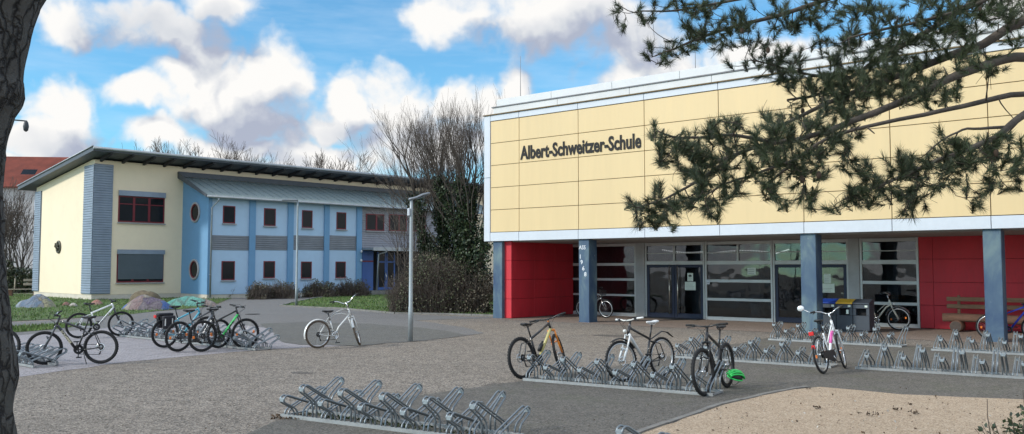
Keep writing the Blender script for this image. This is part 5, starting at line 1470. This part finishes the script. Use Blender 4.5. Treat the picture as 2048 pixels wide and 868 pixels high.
for k in range(5):
    a = k * 1.3; branch(cm, top + Vector((0, 0, -.1)), Vector((cos(a) * .6, sin(a) * .6, 1)), 2.2, .13, 4, cf, .6, .1, 3)
cm.build('limb', M_bark, tr); cf.build('twig', M_twig, tr)
# ---- bare trees wrapped in ivy between the buildings
def ivy(mb, path, cnt, rad, size=.11):
    for k in range(cnt):
        t = U(0, 1) ** .85 * (len(path) - 1); i = min(len(path) - 2, int(t)); p = path[i].lerp(path[i + 1], t - i)
        rr = rad * (1 - .45 * t / (len(path) - 1)) * (1 + noise.noise(p * 1.3) * .9)
        q = rv().normalized() * rr * U(.3, 1); mb.cur = 0 if U(0, 1) < .72 else 1
        mb.leaf(p + Vector((q.x, q.y, q.z * .8)), size * U(.6, 1.4), .8)
def ivy_tree(u, vb, y, vtop, label, seed, stems, ivyh, lean=0.0):
    random.seed(seed)
    x = (u - 1024) / FPX * y; H = EYE + (535 - vtop) * y / FPX
    t = thing('bare_tree', label, 'tree', (x, y, 0), 0, 'bare ivy trees between the buildings')
    wm, tm, im = MB(), MB(), MB()
    for s_ in range(stems):
        a = U(0, 2 * pi); base = Vector((cos(a) * .25, sin(a) * .25, -.1))
        k = (s_ / max(1, stems - 1) - .5) * 2
        d = Vector((k * .12 + lean, U(-.2, .2), 1)).normalized()
        L = H * U(.68, .78); r = U(.08, .12)
        pts = [base]; q = base.copy(); dd = d.copy(); sg = 8
        for i in range(sg):
            dd = (dd + rv(.06) + Vector((k * .015, 0, .03))).normalized(); q = q + dd * (L / sg); pts.append(q.copy())
        wm.tube(pts, [r * (1 - .6 * i / sg) for i in range(sg + 1)], 7, False)
        ivy(im, pts[:ivyh + 1], 3200, .62)
        for i in range(3, sg + 1):
            for j in range(2 if i < sg else 3):
                nd_ = (dd * 1.0 + perp(dd) * U(.35, .75) + Vector((k * .08 + lean, 0, .35))).normalized()
                branch(wm, pts[i], nd_, (H - pts[i].z) * U(.36, .5), r * .3, 3, tm, .42, .17, 3, 4, .66, .0038)
    wm.build('trunk', M_barkg, t); tm.build('twig', M_twig, t); im.build('ivy', [M_ivy, M_ivy2], t)
    return t
ivy_tree(893, 0, 38.5, 205, 'bare ivy covered tree on the left side of the clump, nearest the blue building', 11, 4, 6, -.08)
ivy_tree(940, 0, 37.5, 190, 'bare ivy covered tree beside the corner of the yellow front', 23, 4, 7, -.02)
ivy_tree(912, 0, 41.5, 225, 'bare thin tree at the back of the clump between the two ivy trees', 37, 2, 3, -.05)
random.seed(99)
# dense thicket below them
def thicket(label, cat, u0, u1, vb, y0, depth, H, ntw, nlf, lo, group=None, mats=None, name='hedge', shape=None, leafsz=.06, cols=(.5,), twr=.006):
    x0, x1 = (u0 - 1024) / FPX * y0, (u1 - 1024) / FPX * y0
    t = thing(name, label, cat, ((x0 + x1) / 2, y0 + depth / 2, 0), 0, group)
    W = (x1 - x0) / 2; tb, lb = MB(), MB()
    def hz(x, y):
        e = max(0, 1 - abs(x / W) ** 5) * max(0, 1 - abs(y / (depth / 2)) ** 6)
        return H * (e ** .6) * (.86 + .3 * noise.noise(Vector((x * .8, y * .8, W))))
    for k in range(ntw):
        x, y = U(-W, W), U(-depth / 2, depth / 2)
        h = hz(x, y) * U(.6, 1.04)
        p = Vector((x * .85, y * .8, 0)); pts = [p]; d = Vector((U(-.3, .3), U(-.3, .3), 1)).normalized()
        for i in range(4):
            d = (d + rv(.28)).normalized(); p = p + d * h / 4; pts.append(p)
        tb.tube(pts, [twr * 1.8, twr * 1.4, twr, twr * .8, twr * .5], 3, False, False)
        for j in range(3):
            q = pts[U(0, 1) > .5 and 2 or 3]; e = q + (rv(1) + Vector((0, 0, .4))).normalized() * h * U(.12, .3); tb.tube([q, (q + e) / 2 + rv(.04), e], [twr * .7, twr * .5, twr * .4], 3, False, False)
    for k in range(nlf):
        x, y = U(-W, W) * 1.02, U(-depth / 2, depth / 2) * 1.02
        z = hz(x, y) * (U(0, 1) ** .7)
        if noise.noise(Vector((x * 1.6, y * 1.6, z * 1.6))) < lo: continue
        lb.cur = 0 if noise.noise(Vector((x * .7, y, z * .7 + 5))) + U(-.5, .5) > .0 else 1
        lb.leaf((x, y, z), leafsz * U(.6, 1.4), .7)
    tb.build('stem', M_twig, t); lb.build('foliage', mats or [M_hleaf, M_hbrown], t)
    return t
thicket('tall dense brown green hedge under the bare ivy trees beside the lawn', 'hedge', 790, 990, 628, 36.3, 3.2, 3.0, 1700, 13000, -.15, leafsz=.085, twr=.008)
thicket('thin reddish bare bush at the left end of the tall hedge by the lawn', 'bush', 772, 832, 622, 36.6, 1.6, 2.2, 420, 900, .1, mats=[M_hbrown, M_hleaf], name='bush')
# slender bare saplings in front of the far entrance
random.seed(5)
def sapling(u, y, vtop, label):
    x = (u - 1024) / FPX * y; H = EYE + (535 - vtop) * y / FPX
    t = thing('sapling', label, 'tree', (x, y, 0), 0, 'slender bare saplings before the far entrance')
    wm, tm = MB(), MB()
    for s_ in range(3):
        d = Vector((U(-.2, .2), U(-.1, .1), 1)); p = Vector((U(-.15, .15), 0, 0)); pts = [p]; dd = d.normalized()
        for i in range(6):
            dd = (dd + rv(.07) + Vector((0, 0, .05))).normalized(); p = p + dd * H * .7 / 6; pts.append(p)
        wm.tube(pts, [.035 - .004 * i for i in range(7)], 5, False)
        for i in range(2, 7):
            for j in range(2): branch(tm, pts[i], (dd + perp(dd) * .7 + Vector((-.05, 0, .3))).normalized(), H * .24, .012, 2, tm, .6, .08, 3, 3, .6, .004)
    wm.build('trunk', M_barkg, t); tm.build('twig', M_twig, t)
sapling(802, 38, 365, 'slender bare sapling at the left edge of the clump before the far windows')
sapling(822, 39.5, 330, 'slender bare sapling just right of the near lamp post behind it')
# evergreen bit behind the lamp post
thicket('dark evergreen bush rising behind the hedge just right of the lamp post', 'bush', 828, 880, 620, 40, 2.2, 4.2, 60, 5200, -.35, mats=[M_ivy, M_ivy2], name='bush', leafsz=.12)
# ---- clipped shrubs in front of the pale blue wall
random.seed(31)
for i, (u0, u1, H, lab) in enumerate(((493, 532, 1.25, 'bare clipped shrub, leftmost of the row before the pale blue wall'), (528, 592, 1.2, 'bare clipped shrub left of the slim lamp post before the blue wall'), (604, 668, 1.2, 'olive clipped shrub right of the slim lamp post before the blue wall'), (662, 736, 1.35, 'bare clipped shrub at the right end of the row beside the blue side door'))):
    u = (u0 + u1) / 2
    wx = plane(u, 560, (LP[0] + LN[0] * BY, LP[1] + LN[1] * BY), LE)[0]; yb = LP[1] + LN[1] * BY + LE[1] * wx - 4.6
    x = (u - 1024) / FPX * yb
    thicket(lab, 'shrub', u0 - 2, u1 + 2, 0, yb + 1.0, 1.8, H + .1, 420, 900 if i != 2 else 2200, -.05, 'clipped shrubs before the blue wall', [M_hbrown, M_hleaf] if i != 2 else [M_hleaf, M_hbrown], 'shrub', None, .1, twr=.012)
thicket('tiny dark shrub at the foot of the downpipe of the blue block', 'shrub', 449, 463, 0, 54.5, .6, 1.1, 60, 300, -.2, None, None, 'shrub', None, .09)
# ---- hedge and bare bushes at the far left in front of the house
thicket('long dark clipped hedge at the far left behind the pale bench', 'hedge', -160, 66, 0, 66, 2.5, 2.6, 200, 7000, -.5, None, [M_ivy, M_hleaf], 'hedge', None, .22)
def bare_bush(u, y, vtop, W, label, name='bare_bush', grp=None, n=9, depth=4, tw=.012):
    x = (u - 1024) / FPX * y; H = EYE + (535 - vtop) * y / FPX
    t = thing(name, label, 'tree' if 'tree' in name else 'bush', (x, y, 0), 0, grp)
    wm, tm = MB(), MB()
    for s_ in range(n):
        k = U(-1, 1); d = Vector((k * W, U(-.4, .4), 1)).normalized()
        branch(wm, Vector((k * .4, U(-.3, .3), 0)), d, H * U(.36, .46), .07, depth, tm, .55, .12, 3, 4, .68, tw)
    wm.build('trunk', M_barkg, t); tm.build('twig', M_twig, t)
    return t
bare_bush(44, 72, 385, .35, 'bare grey brown bush in front of the red roofed house', n=9)
bare_bush(-5, 70, 380, .3, 'bare bush partly hidden by the left trunk before the house', n=6)
def far_tree(u, y, vtop, label, seed):
    random.seed(seed)
    x = (u - 1024) / FPX * y; H = EYE + (535 - vtop) * y / FPX
    t = thing('bare_tree', label, 'tree', (x, y, 0), 0, 'bare trees beyond the roof')
    wm, tm = MB(), MB()
    wm.tube([(0, 0, 0), (.1, 0, H * .3), (0, .1, H * .5)], [.3, .25, .2], 7)
    for k in range(8):
        a = k * 2.4; branch(wm, Vector((0, 0, H * (.4 + .012 * k))), Vector((cos(a) * .8, sin(a) * .8, .9)), H * .27, .12, 4, tm, .55, .12, 3, 3, .68, .018)
    wm.build('trunk', M_barkg, t); tm.build('twig', M_twig, t)
for u, y, vt, lab in ((335, 120, 298, 'bare treetop beyond the roof, leftmost of the row'), (395, 125, 312, 'low bare treetop beyond the roof, second from the left'), (450, 118, 300, 'bare treetop beyond the roof, darkest and third from the left'), (515, 130, 318, 'faint bare treetop beyond the roof below the big cloud'), (640, 120, 330, 'bare treetop beyond the roof, fourth, over the pale blue wall'), (683, 118, 322, 'bare treetop beyond the roof nearest the ivy trees')):
    far_tree(u, y, vt, lab, int(u))
# ---- evergreen shrub at the bottom right corner
random.seed(71)
x, y = (2022 - 1024) / FPX * 8.3, 8.3
t = thing('evergreen_shrub', 'small dark evergreen shrub at the bottom right corner on the sand', 'shrub', (x, y, .02), 0)
wm, lb = MB(), MB()
for k in range(16):
    d = Vector((U(-.8, .8), U(-.5, .5), 1)).normalized(); p = Vector((U(-.15, .15), U(-.1, .1), 0)); pts = [p]
    h = U(.3, .78)
    for i in range(4): d = (d + rv(.2)).normalized(); p = p + d * h / 4; pts.append(p)
    wm.tube(pts, [.008, .007, .006, .004, .003], 4, False)
    if k > 3:
        for j in range(30):
            q = pts[U(0, 1) > .4 and 3 or 4].lerp(pts[2], U(0, .7)) + rv(.07); lb.cur = 0 if U(0, 1) < .8 else 1; lb.leaf(q, U(.035, .075), .6)
for k in range(6):
    d = Vector((-U(.3, 1.0), U(-.3, .3), 1)).normalized(); p = Vector((-.1, 0, 0)); wm.tube([p, p + d * .25, p + d * .5 + rv(.03)], [.004, .003, .002], 4, False)
wm.build('stem', M_twig, t); lb.build('foliage', [M_ivy, M_ivy2], t)

# ------------------------------------------------------------------ the pine whose boughs hang in from the right
random.seed(2024)
pine = thing('pine_tree', 'pine tree with dark needled boughs hanging in from the right before the yellow wall', 'tree', (0, 0, 0))
TX, TY = 6.6, 7.6
def PD(u, v, d): return D(u, v, d)
limbs = [
 ([(2300, 150, 7.6), (2048, 111, 7.3), (1990, 124, 7.2), (1921, 146, 7.1), (1857, 175, 7.0), (1799, 207, 6.9), (1730, 233, 6.8), (1656, 265, 6.7), (1600, 279, 6.6), (1545, 286, 6.5), (1480, 305, 6.4), (1420, 330, 6.3)], .052, .012),
 ([(2300, -40, 7.7), (2048, 37, 7.6), (1968, 90, 7.5), (1910, 106, 7.4), (1836, 138, 7.4), (1756, 164, 7.3), (1677, 196, 7.3), (1610, 228, 7.2), (1560, 250, 7.2)], .058, .012),
 ([(2250, -180, 7.9), (1952, 0, 7.9), (1836, 74, 7.8), (1767, 111, 7.8), (1703, 154, 7.7), (1640, 190, 7.6), (1575, 200, 7.5)], .040, .010),
 ([(2300, 200, 7.2), (2048, 185, 6.8), (1974, 201, 6.7), (1905, 217, 6.6), (1825, 233, 6.5), (1730, 254, 6.4), (1656, 272, 6.3), (1590, 320, 6.2), (1545, 360, 6.1)], .030, .008),
 ([(2300, 160, 7.4), (2110, 205, 7.0), (2048, 228, 6.7), (2016, 254, 6.6), (1990, 278, 6.5), (1942, 297, 6.4), (1878, 318, 6.3), (1809, 350, 6.2), (1730, 381, 6.2), (1690, 398, 6.2)], .044, .007),
 ([(2250, -330, 7.9), (1800, -60, 8.0), (1650, 0, 7.8), (1560, 32, 7.6), (1470, 52, 7.5), (1400, 75, 7.4), (1345, 100, 7.3), (1310, 112, 7.3)], .036, .006),
 ([(1650, 0, 7.8), (1540, -12, 7.6), (1430, 8, 7.4), (1350, 22, 7.3), (1285, 22, 7.2)], .02, .006),
 ([(1545, 286, 6.5), (1470, 268, 6.3), (1400, 276, 6.2), (1345, 275, 6.1), (1315, 262, 6.1)], .016, .006),
 ([(1480, 305, 6.4), (1420, 345, 6.1), (1370, 378, 6.0), (1320, 402, 5.9), (1275, 415, 5.9)], .015, .005),
 ([(1590, 320, 6.2), (1520, 345, 6.0), (1450, 365, 6.0), (1395, 400, 5.9)], .012, .005),
 ([(1703, 154, 7.7), (1620, 150, 7.5), (1560, 135, 7.4), (1500, 120, 7.3)], .014, .006),
 ([(2016, 254, 6.6), (1960, 258, 6.5), (1925, 258, 6.5), (1890, 275, 6.4), (1855, 305, 6.4)], .014, .005),
 ([(2250, -280, 7.6), (2048, -40, 7.4), (1930, 20, 7.3), (1850, 40, 7.2), (1760, 60, 7.2), (1700, 75, 7.1)], .03, .008),
]
nodes = []; cand = []
lm = MB()
for pl, ra, rb in limbs:
    P3 = [PD(*q) for q in pl]
    if pl[0][0] >= 2250:
        P3 = [Vector((TX, TY, P3[0].z + .35))] + P3
    sm = []
    for a, b in zip(P3, P3[1:]):
        for k in range(3): sm.append(a.lerp(b, k / 3) + (rv(.012) if k else Vector((0, 0, 0))))
    sm.append(P3[-1])
    # soften corners
    for _ in range(1): sm = [sm[0]] + [(sm[i - 1] + sm[i] * 2 + sm[i + 1]) / 4 for i in range(1, len(sm) - 1)] + [sm[-1]]
    k = len(sm) - 1
    lm = MB(); lm.tube(sm, [ra + (rb - ra) * (i / k) ** .8 for i in range(k + 1)], 9, True)
    for i in range(3, k):                        # stubs
        if U(0, 1) < .14 and ra > .025:
            d = perp((sm[i] - sm[i - 1]).normalized()); lm.tube([sm[i], sm[i] + d * U(.06, .16)], [.008, .004], 5)
    lm.build('branch', M_pbark, pine)
    for i in range(max(3, k // 4), k + 1): nodes.append((sm[i], (sm[i] - sm[i - 1]).normalized(), ra + (rb - ra) * (i / k) ** .8))
tm = MB()
rows = [(0, .22), (1.2, .20), (3, .19), (5, .17), (7.5, .12), (9, .06)]
pts = [(TX + .05 * sin(z), TY, z) for z in [i * .4 for i in range(24)]]
tm.tube(pts, [.23 - .007 * i for i in range(24)], 14); tm.build('trunk', M_pbark, pine)
# foliage regions in (px, py, rx, ry, count, depth)
REG = [(1255,18,28,18,5,7.2),(1250,48,16,16,3,7.2),(1300,102,28,16,6,7.3),(1345,108,30,18,8,7.3),(1345,22,75,30,26,7.3),(1430,45,70,45,46,7.4),(1540,35,80,45,52,7.5),(1500,105,80,30,34,7.4),(1390,80,50,25,18,7.4),
 (1650,45,70,50,36,7.6),(1620,140,80,40,36,7.5),(1560,150,50,30,16,7.4),(1745,45,70,50,38,7.5),(1850,35,80,45,50,7.5),(1960,30,80,50,56,7.5),(2040,20,40,40,20,7.6),(1740,120,70,40,36,7.5),(1810,110,50,40,22,7.4),
 (1680,175,70,35,40,7.3),(1770,160,60,40,40,7.2),(1830,150,50,40,24,7.2),(1900,80,60,40,30,7.3),(1720,205,60,30,26,7.0),(1880,175,50,30,18,7.0),(1960,130,50,24,14,7.1),(2020,85,30,14,4,7.2),(1640,215,60,30,26,7.1),(1570,240,50,25,16,7.0),
 (1310,262,16,16,5,6.1),(1335,285,28,22,12,6.1),(1330,320,22,20,8,6.1),(1395,285,45,28,26,6.2),(1400,325,45,28,22,6.2),(1460,265,45,30,28,6.3),(1475,315,60,34,40,6.3),(1545,275,50,34,36,6.4),(1560,325,60,34,36,6.3),(1630,275,50,34,34,6.5),(1625,325,45,34,24,6.4),
 (1690,260,50,30,26,6.6),(1690,310,35,26,10,6.4),(1260,408,18,14,5,5.9),(1290,425,28,26,12,5.9),(1325,395,34,24,14,5.9),(1340,440,30,16,9,5.9),(1380,395,40,30,22,5.95),(1395,360,36,24,14,6.0),(1425,420,26,16,6,5.95),(1460,375,40,24,13,6.0),(1520,370,45,24,13,6.0),(1575,385,40,24,11,6.1),(1618,390,14,26,8,6.2),
 (1690,385,26,22,9,6.2),(1660,415,14,10,2,6.2),(1735,375,40,26,18,6.2),(1725,335,30,26,10,6.3),(1790,370,45,32,28,6.2),(1800,330,40,24,14,6.3),(1850,340,45,32,30,6.3),(1905,315,45,32,32,6.4),(1885,280,28,20,8,6.4),(1955,305,45,34,36,6.5),(2010,310,40,44,36,6.5),(2045,345,20,30,12,6.5),(1900,372,40,20,10,6.3),(1840,400,30,20,8,6.2),(1820,425,20,10,4,6.2),(1720,408,36,10,7,6.2),
 (1990,362,30,14,6,6.5),(1965,380,20,14,4,6.4),(1950,412,14,8,3,6.4),(2025,378,16,10,3,6.5),(1995,140,14,8,1,7.1),(2018,140,14,8,1,7.0),(1870,205,30,14,5,6.9),(1830,195,30,20,9,6.9)]
for (cx, cy, rx_, ry_, n_, dep) in REG:
    for k in range(round(n_ * (1.35 if cx > 1600 and cy < 180 else .90))):
        a = U(0, 2 * pi); r = sqrt(U(0, 1))
        cand.append(PD(cx + rx_ * r * cos(a), cy + ry_ * r * sin(a), dep + U(-.55, .55)))
gx_ = {}
rem = [(min((n_[0] - p).length for n_ in nodes), p) for p in cand]
rem.sort(key=lambda t: t[0])
tw = MB(); nm = MB()
def needles(mb, p, d, n_, L):
    for k in range(n_):
        s = U(-.085, .02); q = p + d * s
        o = (d * U(.5, 1.6) + perp(d) * U(.5, .95)).normalized()
        l = L * U(.75, 1.1); w = perp(o) * .0019
        e = q + o * l + Vector((0, 0, -l * .06)); m_ = q + o * l * .55 + w * .2
        mb.cur = 0 if U(0, 1) < .72 else 1
        mb.add([q - w, q + w, e], [(0, 1, 2)])
for dist, p in rem:
    best = None; bd = 1e9
    for (q, d, r) in nodes:
        v = p - q; l = v.length
        if l < 1e-4: continue
        c = l * (1.35 - .35 * v.dot(d) / l)
        if c < bd: bd = c; best = (q, d, r)
    q, d, r = best
    v = p - q; L = v.length
    side = perp(v.normalized())
    c1 = q + d * L * .35 + side * L * U(0, .18) + Vector((0, 0, -L * .10)); c2 = p - v * .25 + Vector((0, 0, -L * U(.05, .28))) + rv(L * .08)
    pts = []
    sg = 6 if L > .25 else 4
    for i in range(sg + 1):
        t = i / sg; pts.append(q * (1 - t) ** 3 + c1 * 3 * t * (1 - t) ** 2 + c2 * 3 * t * t * (1 - t) + p * t ** 3)
    r0 = min(r * .75, .0055 + L * .008); r1 = .0036
    tw.tube(pts, [r0 + (r1 - r0) * i / sg for i in range(sg + 1)], 5, False, True)
    de = (pts[-1] - pts[-2]).normalized(); de = (de + Vector((0, 0, .35)) + rv(.25)).normalized()
    for i in range(2, sg + 1): nodes.append((pts[i], (pts[i] - pts[i - 1]).normalized(), r0 + (r1 - r0) * i / sg))
    nn_ = random.choice((75, 95, 120)); needles(nm, p, de, nn_, U(.066, .095))
    if U(0, 1) < .2: needles(nm, pts[-2], (pts[-2] - pts[-3]).normalized(), 24, .08)
for k in range(220):                     # bare curling twigs
    q, d, r = random.choice(nodes); L = U(.10, .24); p = q.copy(); dd = (d + rv(.8)).normalized(); cv = rv(.45); pts = [p.copy()]
    for i in range(6):
        dd = (dd + cv + rv(.12) + Vector((0, 0, -.08))).normalized(); p = p + dd * L / 6; pts.append(p.copy())
    tw.tube(pts, [min(r * .7, .006) * (1 - .08 * i) for i in range(7)], 4, False, True)
tw.build('twig', M_ptwig, pine); nm.build('needles', [M_ned, M_ned2], pine)
for k in range(16):
    p = random.choice(cand); cn = MB(); cn.ell((p.x, p.y, p.z - .05), (.018, .018, .028), 7, 5)
    cn.build('cone', pm('pine_cone', (.07, .045, .03), .9), pine)
